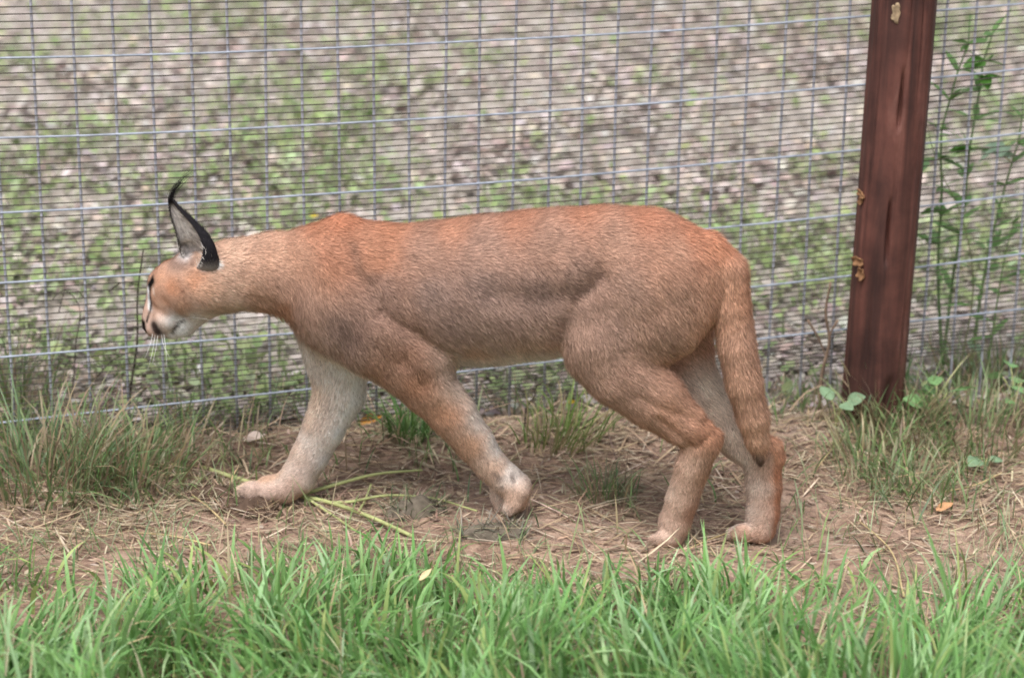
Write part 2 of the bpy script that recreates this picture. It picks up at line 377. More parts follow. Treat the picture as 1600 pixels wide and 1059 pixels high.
pads = [chain([H(260, 498, 20, s*.014), H(247, 511, 16, s*.011), H(240, 513, 13, s*.008)]) for s in (1, -1)]
cheeks = [chain([H(322, 452, 38, s*.022, .8), H(292, 462, 30, s*.022, .75), H(274, 470, 22, s*.018, .7)]) for s in (1, -1)]
jaw = chain([H(338, 456, 38, 0, .8), H(312, 478, 25, 0, 1.1), H(286, 507, 18, 0, .85), H(268, 515, 15, 0, .8)])
brows = [chain([H(254, 436, 12, s*.021), H(245, 443, 9, s*.019)]) for s in (1, -1)]
def toes(cx, cy, off, r, dirx, spread, n=4, dy=0, ln=14):
    out = []
    for k in range(n):
        f = (k-(n-1)/2)/((n-1)/2); o = off+f*spread; fw = dirx*ln*(1-.35*f*f)
        out.append(chain([(cx, cy, r*1.02, off+f*spread*.75, .8), (cx+fw*.7, cy+dy*.6, r*1.0, o, .75), (cx+fw*1.5, cy+dy*1.3+2, r*.8, o, .75)]))
    return out
toe_sets = toes(1044, 841, .030, 12.5, -1, .018) + toes(1168, 832, -.030, 14, -1, .020, ln=16) + toes(402, 767, -.030, 15, -1, .022, ln=17)
# pushing-off fore paw: metapodium hanging, toes bent on the ground
toe_sets += [chain([(808, 768, 20, .030+f*.012, .7), (812-9*abs(f), 785, 14, .030+f*.017, .75), (801-5*abs(f), 795, 11.5, .030+f*.019, .8)]) for f in (-1, -.35, .35, 1)]
dew = chain([(776, 752, 12, .018, .8), (778, 776, 12, .016, .8), (782, 792, 10, .016, .8)])

VX_ = .0032
lo = np.array([-.40, -.125, -.06]); hi = np.array([.58, .125, .53])
allc = [torso, withers, hind_n, hind_f, fore_n, fore_f, elbow, hockk, hockf, tail, head, snout, bridge, jaw, dew]+pads+cheeks+brows+toe_sets
mn = np.min([(c[:, :3]-c[:, 3:4]*1.5).min(0) for c in allc], 0)-.02; mxx = np.max([(c[:, :3]+c[:, 3:4]*1.5).max(0) for c in allc], 0)+.02
dims = np.ceil((mxx-mn)/VX_).astype(int)+1
axs = [mn[i]+np.arange(dims[i])*VX_ for i in range(3)]
BIG = .05
def eval_chain(c, k=.004):
    out = np.full(dims, BIG, np.float32)
    for a, b in zip(c[:-1], c[1:]):
        pad = max(a[3], b[3])+BIG; qm = max(a[4], b[4], 1.0)
        l_ = np.minimum(a[:3], b[:3])-pad*np.array([1, qm, 1]); h_ = np.maximum(a[:3], b[:3])+pad*np.array([1, qm, 1])
        i0 = np.clip(((l_-mn)/VX_).astype(int), 0, dims-1); i1 = np.clip(((h_-mn)/VX_).astype(int)+1, 1, dims)
        X = axs[0][i0[0]:i1[0]][:, None, None].astype(np.float32); Y = axs[1][i0[1]:i1[1]][None, :, None].astype(np.float32); Z = axs[2][i0[2]:i1[2]][None, None, :].astype(np.float32)
        ab = b[:3]-a[:3]; q = (a[4]+b[4])/2; L2 = ab[0]**2+(ab[1]/q)**2+ab[2]**2+1e-12
        t = np.clip(((X-a[0])*ab[0]+(Y-a[1])*ab[1]/q/q+(Z-a[2])*ab[2])/L2, 0, 1)
        qt = a[4]+t*(b[4]-a[4])
        d = np.sqrt((X-a[0]-t*ab[0])**2+((Y-a[1]-t*ab[1])/qt)**2+(Z-a[2]-t*ab[2])**2)-(a[3]+t*(b[3]-a[3]))
        sub = out[i0[0]:i1[0], i0[1]:i1[1], i0[2]:i1[2]]
        h = np.clip(.5+.5*(sub-d)/k, 0, 1); sub[...] = sub*(1-h)+d*h-k*h*(1-h)
    return out
def smin(a, b, k):
    h = np.clip(.5+.5*(a-b)/k, 0, 1); return a*(1-h)+b*h-k*h*(1-h)
D = eval_chain(torso, .01)
D = smin(D, eval_chain(withers, .012), .030)
for c, k in ((hind_n, .020), (hind_f, .020), (fore_n, .022), (fore_f, .022)): D = smin(D, eval_chain(c, .005), k)
for c, k in ((elbow, .010), (hockk, .008), (hockf, .008), (tail, .003)): D = smin(D, eval_chain(c, .004), k)
HD = eval_chain(head, .008)
for c, k in ((snout, .010), (bridge, .008), (jaw, .010), (pads[0], .006), (pads[1], .006), (cheeks[0], .012), (cheeks[1], .012), (brows[0], .006), (brows[1], .006)):
    HD = smin(HD, eval_chain(c, .004), k)
D = smin(D, HD, .012)
for c in toe_sets: D = smin(D, eval_chain(c, .003), .004)
D = smin(D, eval_chain(dew, .003), .005)
D -= INFL

def surface_nets(D):
    S = D < 0
    c8 = [S[i:dims[0]-1+i, j:dims[1]-1+j, k:dims[2]-1+k] for i in (0, 1) for j in (0, 1) for k in (0, 1)]
    n_in = sum(c.astype(np.int8) for c in c8); act = (n_in > 0) & (n_in < 8)
    idx = -np.ones(act.shape, np.int64); cells = np.argwhere(act); idx[act] = np.arange(len(cells))
    acc = np.zeros((len(cells), 3)); cnt = np.zeros(len(cells)); ci, cj, ck = cells.T
    corners = [(i, j, k) for i in (0, 1) for j in (0, 1) for k in (0, 1)]
    for a in corners:
        for ax in range(3):
            if a[ax] == 0:
                b = list(a); b[ax] = 1
                da = D[ci+a[0], cj+a[1], ck+a[2]].astype(float); db = D[ci+b[0], cj+b[1], ck+b[2]].astype(float)
                m = (da < 0) != (db < 0); t = np.where(m, da/(da-db+1e-20), 0)
                p = np.tile(np.array(a, float), (len(cells), 1)); p[:, ax] += t
                acc += p*m[:, None]; cnt += m
    V = mn+(cells+acc/cnt[:, None])*VX_
    Q = []
    for ax in range(3):
        sl0 = [slice(None)]*3; sl1 = [slice(None)]*3; sl0[ax] = slice(0, -1); sl1[ax] = slice(1, None)
        A, B = S[tuple(sl0)], S[tuple(sl1)]
        e = np.argwhere(A != B); o1, o2 = [(1, 2), (2, 0), (0, 1)][ax]
        ok = (e[:, o1] > 0) & (e[:, o2] > 0) & (e[:, o1] < dims[o1]-1) & (e[:, o2] < dims[o2]-1); e = e[ok]
        flip = B[e[:, 0], e[:, 1], e[:, 2]]
        def cell(d1, d2):
            c = e.copy(); c[:, o1] += d1; c[:, o2] += d2; return idx[c[:, 0], c[:, 1], c[:, 2]]
        q = np.stack([cell(-1, -1), cell(0, -1), cell(0, 0), cell(-1, 0)], -1)
        q[flip] = q[flip][:, ::-1]; Q.append(q)
    return V, np.vstack(Q)
BV, BQ = surface_nets(D)
edges = np.unique(np.sort(np.vstack([BQ[:, [0, 1]], BQ[:, [1, 2]], BQ[:, [2, 3]], BQ[:, [3, 0]]]), axis=1), axis=0)
deg = np.bincount(edges.ravel(), minlength=len(BV)).astype(float)
def lap(V):
    s = np.zeros_like(V)
    for k in range(V.shape[1]):
        s[:, k] = np.bincount(edges[:, 0], V[edges[:, 1], k], len(V))+np.bincount(edges[:, 1], V[edges[:, 0], k], len(V))
    return s/deg[:, None]
def vnormals(V):
    n = np.cross(V[BQ[:, 2]]-V[BQ[:, 0]], V[BQ[:, 3]]-V[BQ[:, 1]]); out = np.zeros_like(V)
    for c in range(4):
        for k in range(3): out[:, k] += np.bincount(BQ[:, c], n[:, k], len(V))
    return out/(np.linalg.norm(out, axis=1, keepdims=True)+1e-12)
for it in range(4):
    BV = BV+.5*(lap(BV)-BV); BV = BV-.52*(lap(BV)-BV)
BN = vnormals(BV)

# --- relief: folds of skin and muscle, as strokes on the flank (side coordinates s, z, mirrored to the other side)
def sz(px, py, off=.05): c = Pc(px, py, off); return np.array([c[0], c[2]])
def stroke(pts, width, off=.05):
    """distance of each vertex (in s,z) to a polyline in units of width, as a gaussian"""
    pts = np.array([sz(x, y, off) for x, y in pts]); p = BV[:, [0, 2]]; best = np.full(len(BV), 1e9)
    for a, b in zip(pts[:-1], pts[1:]):
        ab = b-a; t = np.clip(((p-a) @ ab)/(ab @ ab+1e-12), 0, 1); best = np.minimum(best, np.linalg.norm(p-a-t[:, None]*ab, axis=1))
    return np.exp(-(best/(width*.00088))**2)
latw = np.clip((np.abs(BV[:, 1])-.004)/.02, 0, 1)
nearw = np.clip((BV[:, 1]-.004)/.012, 0, 1)
disp = np.zeros(len(BV))
for pts, wd, amp in [([(770, 452), (840, 458), (900, 452), (940, 428)], 20, -.0045), ([(940, 428), (900, 470), (880, 520), (874, 560)], 13, -.0045),
                     ([(548, 385), (560, 420), (600, 470)], 12, -.004), ([(600, 480), (650, 510), (705, 555), (716, 590)], 10, -.006),
                     ([(640, 555), (655, 575), (668, 590)], 12, -.0025), ([(690, 555), (640, 530), (590, 500)], 24, .004),
                     ([(700, 470), (800, 500), (860, 520)], 40, .003), ([(1000, 420), (1060, 440)], 40, .003),
                     ([(985, 500), (1040, 470), (1080, 455)], 16, -.0015), ([(930, 560), (990, 540), (1050, 545)], 18, -.0012), ([(1000, 610), (1060, 640), (1100, 660)], 8, -.003),
                     ([(1030, 645), (1075, 690)], 7, -.003), ([(1040, 700), (1090, 695), (1122, 660)], 6, -.0025),
                     ([(530, 352), (555, 346)], 9, .002), ([(560, 350), (585, 348)], 8, -.0025), ([(480, 400), (520, 500)], 20, -.002)]:
    disp += amp*stroke(pts, wd)*np.where(BV[:, 2] > .30, latw, nearw)
for k in range(9):                                                 # neck folds
    x = 392+k*8.5; disp += -.0030*stroke([(x-3, 460+k*1.5), (x+4, 484+k*2.0), (x+8, 503+k*3)], 2.6, .035)
disp += .0022*(fbm(BV[:, 0]*1.0, BV[:, 2]*1.0+BV[:, 1]*.7, 22, 61, 3)-.5)*np.clip((BV[:, 2]-.1)/.1, 0, 1)
BV = BV+BN*disp[:, None]
for it in range(1): BV = BV+.35*(lap(BV)-BV)
BN = vnormals(BV)

# --- coat colour (own colour of the fur, with shade of some folds painted over it), from sample spots spread over the side of the animal
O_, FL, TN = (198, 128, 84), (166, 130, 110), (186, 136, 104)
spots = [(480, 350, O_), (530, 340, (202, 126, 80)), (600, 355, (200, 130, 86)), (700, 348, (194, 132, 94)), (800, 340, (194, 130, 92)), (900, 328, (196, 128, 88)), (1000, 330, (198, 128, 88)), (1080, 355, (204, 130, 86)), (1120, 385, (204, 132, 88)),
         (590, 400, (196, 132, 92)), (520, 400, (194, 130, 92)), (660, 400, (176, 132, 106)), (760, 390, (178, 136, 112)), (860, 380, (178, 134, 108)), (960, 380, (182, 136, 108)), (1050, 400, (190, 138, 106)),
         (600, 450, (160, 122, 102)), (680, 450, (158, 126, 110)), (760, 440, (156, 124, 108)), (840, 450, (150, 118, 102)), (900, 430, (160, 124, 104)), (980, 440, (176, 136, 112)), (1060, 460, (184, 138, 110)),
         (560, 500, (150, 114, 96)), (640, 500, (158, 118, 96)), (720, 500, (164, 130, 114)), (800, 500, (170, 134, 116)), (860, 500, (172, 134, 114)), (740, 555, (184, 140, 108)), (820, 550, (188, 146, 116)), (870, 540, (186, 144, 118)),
         (740, 582, (222, 204, 188)), (820, 574, (222, 204, 188)), (640, 545, (168, 120, 92)), (600, 570, (170, 124, 96)), (660, 590, (176, 122, 86)), (700, 640, (194, 138, 100)), (735, 690, (194, 144, 108)), (770, 730, (204, 164, 136)),
         (760, 640, (226, 214, 204)), (787, 690, (232, 222, 214)), (802, 735, (224, 208, 196)), (800, 770, (206, 166, 138)), (815, 790, (214, 172, 146)), (780, 785, (218, 190, 170)),
         (470, 400, (198, 146, 112)), (420, 400, (206, 156, 122)), (380, 420, (208, 160, 128)), (440, 450, (188, 142, 114)), (480, 480, (178, 136, 112)), (400, 470, (190, 144, 112)), (360, 400, (214, 170, 138)), (440, 480, (178, 124, 88)),
         (540, 545, (164, 128, 108)), (490, 535, (176, 138, 116)), (470, 560, (214, 196, 180)), (520, 590, (226, 216, 206)),
         (960, 500, (178, 138, 116)), (1040, 520, (180, 136, 110)), (920, 560, (182, 140, 116)), (1000, 580, (188, 142, 116)), (950, 620, (190, 146, 120)), (1050, 570, (190, 138, 106)), (1050, 640, (192, 138, 104)), (1010, 660, (194, 146, 116)), (1110, 670, (188, 128, 90)),
         (1075, 730, (206, 164, 136)), (1055, 790, (210, 172, 146)), (1100, 740, (186, 138, 106)), (1080, 800, (182, 136, 108)), (1045, 840, (214, 178, 154)), (1030, 770, (214, 182, 158)),
         (1140, 440, (198, 142, 106)), (1150, 540, (198, 146, 114)), (1165, 620, (198, 146, 112)), (1185, 690, (204, 152, 116)), (1175, 460, (200, 138, 98)), (1120, 500, (204, 148, 112)),
         (240, 415, (188, 144, 116)), (270, 410, (196, 160, 136)), (250, 435, (192, 140, 104)), (275, 445, (196, 134, 90)), (310, 430, (204, 144, 102)), (330, 450, (208, 158, 122)), (290, 470, (198, 148, 112)), (260, 470, (190, 136, 98)), (340, 470, (212, 172, 142)),
         (266, 497, (236, 234, 232)), (280, 505, (238, 236, 236)), (300, 497, (226, 216, 208)), (330, 492, (220, 202, 186)), (360, 488, (214, 182, 154)), (275, 522, (238, 236, 236)), (262, 530, (230, 226, 224)), (256, 486, (198, 152, 120)), (285, 482, (200, 152, 116)), (242, 480, (198, 150, 118)), (236, 495, (200, 160, 134)), (234, 512, (206, 172, 150)), (238, 524, (196, 160, 140)), (254, 500, (218, 196, 180)), (256, 522, (206, 180, 164)), (238, 465, (190, 140, 106)),
         (350, 380, (210, 166, 134)), (320, 395, (214, 176, 148))]
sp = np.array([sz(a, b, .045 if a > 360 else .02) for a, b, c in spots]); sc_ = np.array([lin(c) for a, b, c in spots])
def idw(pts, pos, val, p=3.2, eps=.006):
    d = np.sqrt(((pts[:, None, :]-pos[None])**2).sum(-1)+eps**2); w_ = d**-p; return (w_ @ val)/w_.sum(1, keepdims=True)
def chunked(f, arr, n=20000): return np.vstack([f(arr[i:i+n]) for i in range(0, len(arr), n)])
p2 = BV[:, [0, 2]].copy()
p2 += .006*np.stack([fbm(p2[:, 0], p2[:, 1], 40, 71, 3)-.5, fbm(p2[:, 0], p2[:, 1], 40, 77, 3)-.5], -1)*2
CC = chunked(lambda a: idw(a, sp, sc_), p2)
# inner faces of the legs, belly and the far legs seen from the inside are pale
far_spots = [(500, 560, (214, 202, 190)), (560, 600, (222, 214, 206)), (500, 620, (208, 178, 152)), (550, 640, (226, 220, 214)), (490, 660, (204, 172, 146)), (530, 680, (224, 218, 214)), (470, 710, (202, 170, 146)), (510, 715, (214, 208, 206)),
             (480, 740, (206, 192, 182)), (455, 755, (206, 172, 144)), (420, 755, (208, 164, 130)), (385, 760, (214, 180, 152)), (505, 690, (220, 208, 198)),
             (1080, 560, (196, 172, 150)), (1110, 600, (200, 178, 156)), (1090, 640, (200, 176, 152)), (1130, 680, (192, 170, 152)), (1160, 720, (196, 176, 160)), (1185, 760, (204, 184, 168)), (1185, 800, (206, 186, 170)), (1155, 828, (216, 186, 166)),
             (1206, 715, (190, 128, 88)), (1206, 745, (180, 114, 72)), (1208, 775, (178, 112, 70)), (1205, 800, (176, 112, 72)), (1205, 835, (186, 132, 98)), (1205, 690, (194, 136, 96))]
fp_ = np.array([sz(a, b, -.02) for a, b, c in far_spots]); fc_ = np.array([lin(c)*1.12 for a, b, c in far_spots])
FC = chunked(lambda a: idw(a, fp_, fc_), p2)
fw_ = np.clip((-.006-BV[:, 1])/.012, 0, 1)*np.clip((.27-BV[:, 2])/.04, 0, 1)*np.clip((BN[:, 1]+.55)/.5, 0, 1)
tailz = stroke([(1138, 425), (1143, 480), (1150, 540), (1162, 600), (1176, 650), (1188, 716)], 34, .01) > .3
tailm = (tailz & (BV[:, 1] > -.014) & (BV[:, 1] < .05) & ((BV[:, 2] > .22) | (BV[:, 1] > -.010)) & (BV[:, 0] < Pc(1105, 500)[0])).astype(float)
fw_ = fw_*(1-tailm)
CC = CC*(1-fw_[:, None])+FC*fw_[:, None]
inner = np.clip(-BN[:, 1]*np.sign(BV[:, 1])*1.6, 0, 1)*np.clip((.27-BV[:, 2])/.04, 0, 1)*np.clip((np.abs(BV[:, 1])-.006)/.01, 0, 1)*(1-tailm)*(1-fw_)
CC = CC*(1-.8*inner[:, None])+lin((218, 204, 190))*.8*inner[:, None]
bel = np.clip((-BN[:, 2]-.55)/.3, 0, 1)*np.clip((BV[:, 2]-.2)/.02, 0, 1)*(BV[:, 0] < .28)*(BV[:, 0] > -.1)
CC = CC*(1-bel[:, None])+lin((226, 212, 198))*bel[:, None]
def paint(pts, wd, c, a=1.0, off=.03, mask=1.0):
    global CC
    w_ = np.clip(stroke(pts, wd, off)*1.5, 0, 1)*a*mask; CC = CC*(1-w_[:, None])+lin(c)*w_[:, None]
HN = (BV[:, 0] > Pc(360, 430)[0]).astype(float)
paint([(240, 437), (236, 444), (231, 450)], 5.0, (22, 18, 18), 1, .012, HN)                 # upper lid
paint([(231, 454), (232, 468), (233, 482)], 4.4, (240, 238, 240), 1, .008, HN)              # white stripe
paint([(237, 450), (237, 470), (234, 484), (229, 497), (227, 505)], 1.7, (34, 26, 26), .95, .010, HN)
paint([(242, 448), (243, 458)], 1.5, (214, 196, 178), .7, .014, HN)
paint([(223, 505), (225, 516)], 5.0, (34, 28, 28), 1, .0, HN)                               # nose leather
paint([(241, 508), (246, 518)], 7.0, (46, 32, 30), .97, .015, HN)                            # whisker spot
paint([(285, 500), (276, 507), (268, 515), (263, 525)], 1.6, (44, 38, 38), .9, .018, HN)     # mouth line
paint([(286, 451), (290, 449)], 2.2, (118, 70, 46), .6, .03, HN)
paint([(262, 418), (280, 417), (300, 412)], 5.5, (150, 116, 98), .6, .03, HN)
paint([(268, 402), (285, 404)], 7, (236, 230, 228), .8, .03, HN)
paint([(318, 415), (340, 412)], 5, (240, 234, 230), .9, .03, HN)
for a in ([(775, 730), (782, 735)], [(781, 742), (787, 740)], [(785, 754), (789, 752)], [(801, 737), (804, 745)]): paint(a, 2.6, (110, 92, 84), .7, .035, (BV[:, 2] < .16).astype(float))
paint([(806, 799), (815, 797)], 5, (52, 40, 36), .85, .03, (BV[:, 2] < .1).astype(float))
paint([(1185, 712), (1188, 727)], 10, (78, 66, 62), .8, .014, (BV[:, 1] > -.004).astype(float)*(BV[:, 2] < .2)*(BV[:, 0] < Pc(1150, 700)[0]))
paint([(1050, 690), (1040, 640)], 5, (150, 104, 76), .0, .03)
paint([(545, 388), (552, 405), (562, 425), (580, 432)], 7, (96, 76, 66), .4, .06)  # painted shade in the fold behind the shoulder blade
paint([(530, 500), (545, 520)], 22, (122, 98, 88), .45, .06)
paint([(840, 455), (905, 450), (935, 432)], 12, (118, 92, 80), .35, .06)  # shade of the flank fold, put into the coat colour
paint([(648, 575), (690, 590)], 14, (120, 82, 62), .2, .06)  # faint crease shade painted at the elbow
paint([(1112, 420), (1116, 470), (1114, 520)], 5, (70, 48, 40), .7, .04, 1-tailm)  # dark crease between haunch and tail, its shade painted on
_l = (CC @ np.array([.3, .55, .15]))[:, None]; CC = np.clip((_l+(CC-_l)*.76)*np.array([1.09, 1.09, 1.12]), 0, .85)
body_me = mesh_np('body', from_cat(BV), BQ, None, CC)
CATLOC = ORG+HX*0+np.array([0, 0, 0])
cat = thing('caracal', (0, 0, 0), 'tan short-haired wild cat with black tufted ears walking beside the wire fence', 'wild cat')
body = link('body', body_me, M_SKIN, cat)

# --- fur: fine tapered hairs following the coat, one mesh
flow = [(230, 470, .3, -1), (262, 440, 1, -.4), (260, 490, 1, .3), (300, 440, 1, .1), (330, 470, 1, .5), (280, 515, .8, .6), (380, 400, 1, .1), (380, 460, 1, .5), (450, 400, 1, .25), (450, 480, .6, 1), (530, 360, 1, .2), (520, 450, .8, .8),
        (560, 520, .7, .9), (650, 400, 1, .3), (680, 480, .9, .7), (760, 360, 1, .1), (760, 460, .9, .6), (800, 540, .6, 1), (900, 340, 1, .1), (880, 450, .8, .6), (980, 400, 1, .35), (1050, 360, 1, .5), (960, 500, .7, .8), (1060, 480, .6, .9),
        (900, 570, .5, .9), (960, 620, 1, .6), (1050, 600, .8, .7), (1080, 660, 1, .5), (1090, 720, -.1, 1), (1060, 800, -.2, 1), (1040, 842, -1, .3), (640, 570, .6, .9), (690, 630, .6, .9), (750, 700, .5, .9), (800, 750, .2, 1), (800, 790, 0, 1),
        (500, 570, .2, 1), (530, 620, -.1, 1), (490, 700, -.3, 1), (440, 760, -1, .3), (390, 768, -1, .3), (1140, 420, .3, 1), (1150, 520, .1, 1), (1170, 620, .2, 1), (1187, 710, .1, 1), (1110, 620, .6, .9), (1190, 700, .4, .9), (1192, 780, 0, 1), (1160, 832, -1, .3)]
fp2 = np.array([sz(a, b, .03) for a, b, *_ in flow])
fd2 = np.array([(sz(a+10*dx, b+10*dy, .03)-sz(a, b, .03)) for a, b, dx, dy in flow]); fd2 /= np.linalg.norm(fd2, axis=1, keepdims=True)
fl2 = chunked(lambda a: idw(a, fp2, fd2, 3.0, .01), BV[:, [0, 2]])
FLOW = np.stack([fl2[:, 0], np.zeros(len(BV)), fl2[:, 1]], -1)
FLOW -= BN*(FLOW*BN).sum(1, keepdims=True); FLOW /= np.linalg.norm(FLOW, axis=1, keepdims=True)+1e-9
lens = [(230, 480, 3.0), (255, 450, 4.5), (250, 500, 4), (300, 440, 8), (330, 470, 11), (285, 510, 6), (380, 420, 12), (430, 480, 13), (500, 430, 12), (620, 430, 13), (760, 430, 13), (780, 560, 17), (850, 555, 17), (900, 400, 13), (1000, 400, 13), (1060, 500, 14),
        (930, 570, 12), (1050, 650, 9), (1080, 740, 6), (1050, 830, 5), (640, 560, 10), (700, 640, 8), (760, 710, 6), (800, 770, 5), (530, 620, 11), (480, 720, 6), (420, 765, 5), (1145, 450, 13), (1160, 600, 13), (1185, 690, 13), (1110, 610, 13), (1195, 740, 6), (1170, 830, 5), (500, 540, 13)]
lp = np.array([sz(a, b, .03) for a, b, _ in lens]); lv = np.array([[c*1e-3] for *_, c in lens])
LEN = chunked(lambda a: idw(a, lp, lv, 3.0, .01), BV[:, [0, 2]])[:, 0]
tri = np.vstack([BQ[:, [0, 1, 2]], BQ[:, [0, 2, 3]]])
ar = np.linalg.norm(np.cross(BV[tri[:, 1]]-BV[tri[:, 0]], BV[tri[:, 2]]-BV[tri[:, 0]]), axis=1)
tc_ = BV[tri].mean(1); dens = np.where(BN[tri[:, 0], 1] > -.35, 1.0, .35)*np.where(LEN[tri[:, 0]] < .0075, 1.6, 1.0)
NFUR = 400000
pick = rng.choice(len(tri), NFUR, p=ar*dens/(ar*dens).sum())
b1, b2 = rng.random(NFUR), rng.random(NFUR); sw = b1+b2 > 1; b1[sw] = 1-b1[sw]; b2[sw] = 1-b2[sw]
bw = np.stack([1-b1-b2, b1, b2], -1)[..., None]
def samp(A): return (A[tri[pick]]*(bw if A.ndim == 2 else bw[..., 0])).sum(1)
fp0, fn0, ff0, fl0, fc0, rf0 = samp(BV), samp(BN), samp(FLOW), samp(LEN), samp(CC), samp(fw_)
fn0 /= np.linalg.norm(fn0, axis=1, keepdims=True)
ff0 += rng.normal(0, .16, ff0.shape)
clump = np.stack([fbm(fp0[:, 0]+fp0[:, 1], fp0[:, 2], 55, 81, 2), fbm(fp0[:, 0]-fp0[:, 1], fp0[:, 2], 55, 88, 2)], -1)-.5
ff0[:, 0] += clump[:, 0]*.7; ff0[:, 2] += clump[:, 1]*.7
ff0 -= fn0*(ff0*fn0).sum(1, keepdims=True); ff0 /= np.linalg.norm(ff0, axis=1, keepdims=True)+1e-9
side = np.cross(fn0, ff0)
fl0 = fl0*rng.uniform(.45, 1.05, NFUR); wd = .00038+.015*fl0*rng.uniform(.7, 1.3, NFUR)
_a = np.array([sz(392, 470, .035), sz(470, 520, .035)]); _t = (fp0[:, [0, 2]]-_a[0]) @ (_a[1]-_a[0])/((_a[1]-_a[0])**2).sum()
_dn = np.linalg.norm(fp0[:, [0, 2]]-_a[0]-np.clip(_t, 0, 1)[:, None]*(_a[1]-_a[0]), axis=1)
fp0 = fp0+fn0*(.0030*np.sin(_t*2*np.pi*9.5+3*fbm(fp0[:, 0], fp0[:, 2], 60, 5, 2))*np.exp(-(_dn/.016)**2))[:, None]
tl = np.radians(rng.normal(24, 7, NFUR)); t2 = tl*.45
d1 = ff0*np.cos(tl)[:, None]+fn0*np.sin(tl)[:, None]; d2 = ff0*np.cos(t2)[:, None]+fn0*np.sin(t2)[:, None]
m_ = fp0+d1*(fl0*.5)[:, None]; e_ = m_+d2*(fl0*.5)[:, None]; r_ = fp0-fn0*.0006
hv = np.stack([r_-side*wd[:, None]*.5, r_+side*wd[:, None]*.5, m_-side*wd[:, None]*.42, m_+side*wd[:, None]*.42, e_], 1)
bb = (np.arange(NFUR)*5)[:, None]
hq = bb+np.array([0, 2, 3, 1])[::-1]; ht = bb+np.array([2, 3, 4])
nn = np.cross(hv[0, 1]-hv[0, 0], hv[0, 2]-hv[0, 0]); 
if (np.cross(hv[0, hq[0, 1]]-hv[0, hq[0, 0]], hv[0, hq[0, 3]]-hv[0, hq[0, 0]]) @ fn0[0]) < 0: hq = hq[:, ::-1]
if (np.cross(hv[0, 3]-hv[0, 2], hv[0, 4]-hv[0, 2]) @ fn0[0]) < 0: ht = ht[:, [1, 0, 2]]
grey = np.clip(1-np.abs(fc0[:, 0]/fc0[:, 2]-2.4)*.5, 0, 1)
vary = np.clip(rng.normal(1, .28, NFUR), .35, 1.8)*(.80+.40*fbm(fp0[:, 0], fp0[:, 2], 75, 91, 4))
fc1 = fc0*vary[:, None]
tick = rng.random(NFUR)
tipm = np.where(tick < .32, 1.8, np.where(tick < .56, .34, 1.04))
tipm = 1+(tipm-1)*np.clip((fl0-.004)/.006, .25, 1)
tipm = 1+(tipm-1)*np.clip((.42-fc0.mean(1))/.2, .15, 1)
hc = np.stack([fc1*.92, fc1*.92, fc1*1.02, fc1*1.02, fc1*tipm[:, None]], 1)
hn = fn0+rng.normal(0, .16, fn0.shape)+ff0*.12; hn /= np.linalg.norm(hn, axis=1, keepdims=True)
rot = np.stack([HX, NR, np.array([0, 0, 1.0])])
fur_me = mesh_np('fur', from_cat(hv.reshape(-1, 3)), hq, ht, np.clip(hc.reshape(-1, 3), 0, .95), True, np.repeat(hn @ rot, 5, axis=0))
fur = link('fur', fur_me, M_FUR, cat); fur['kind'] = 'stuff'

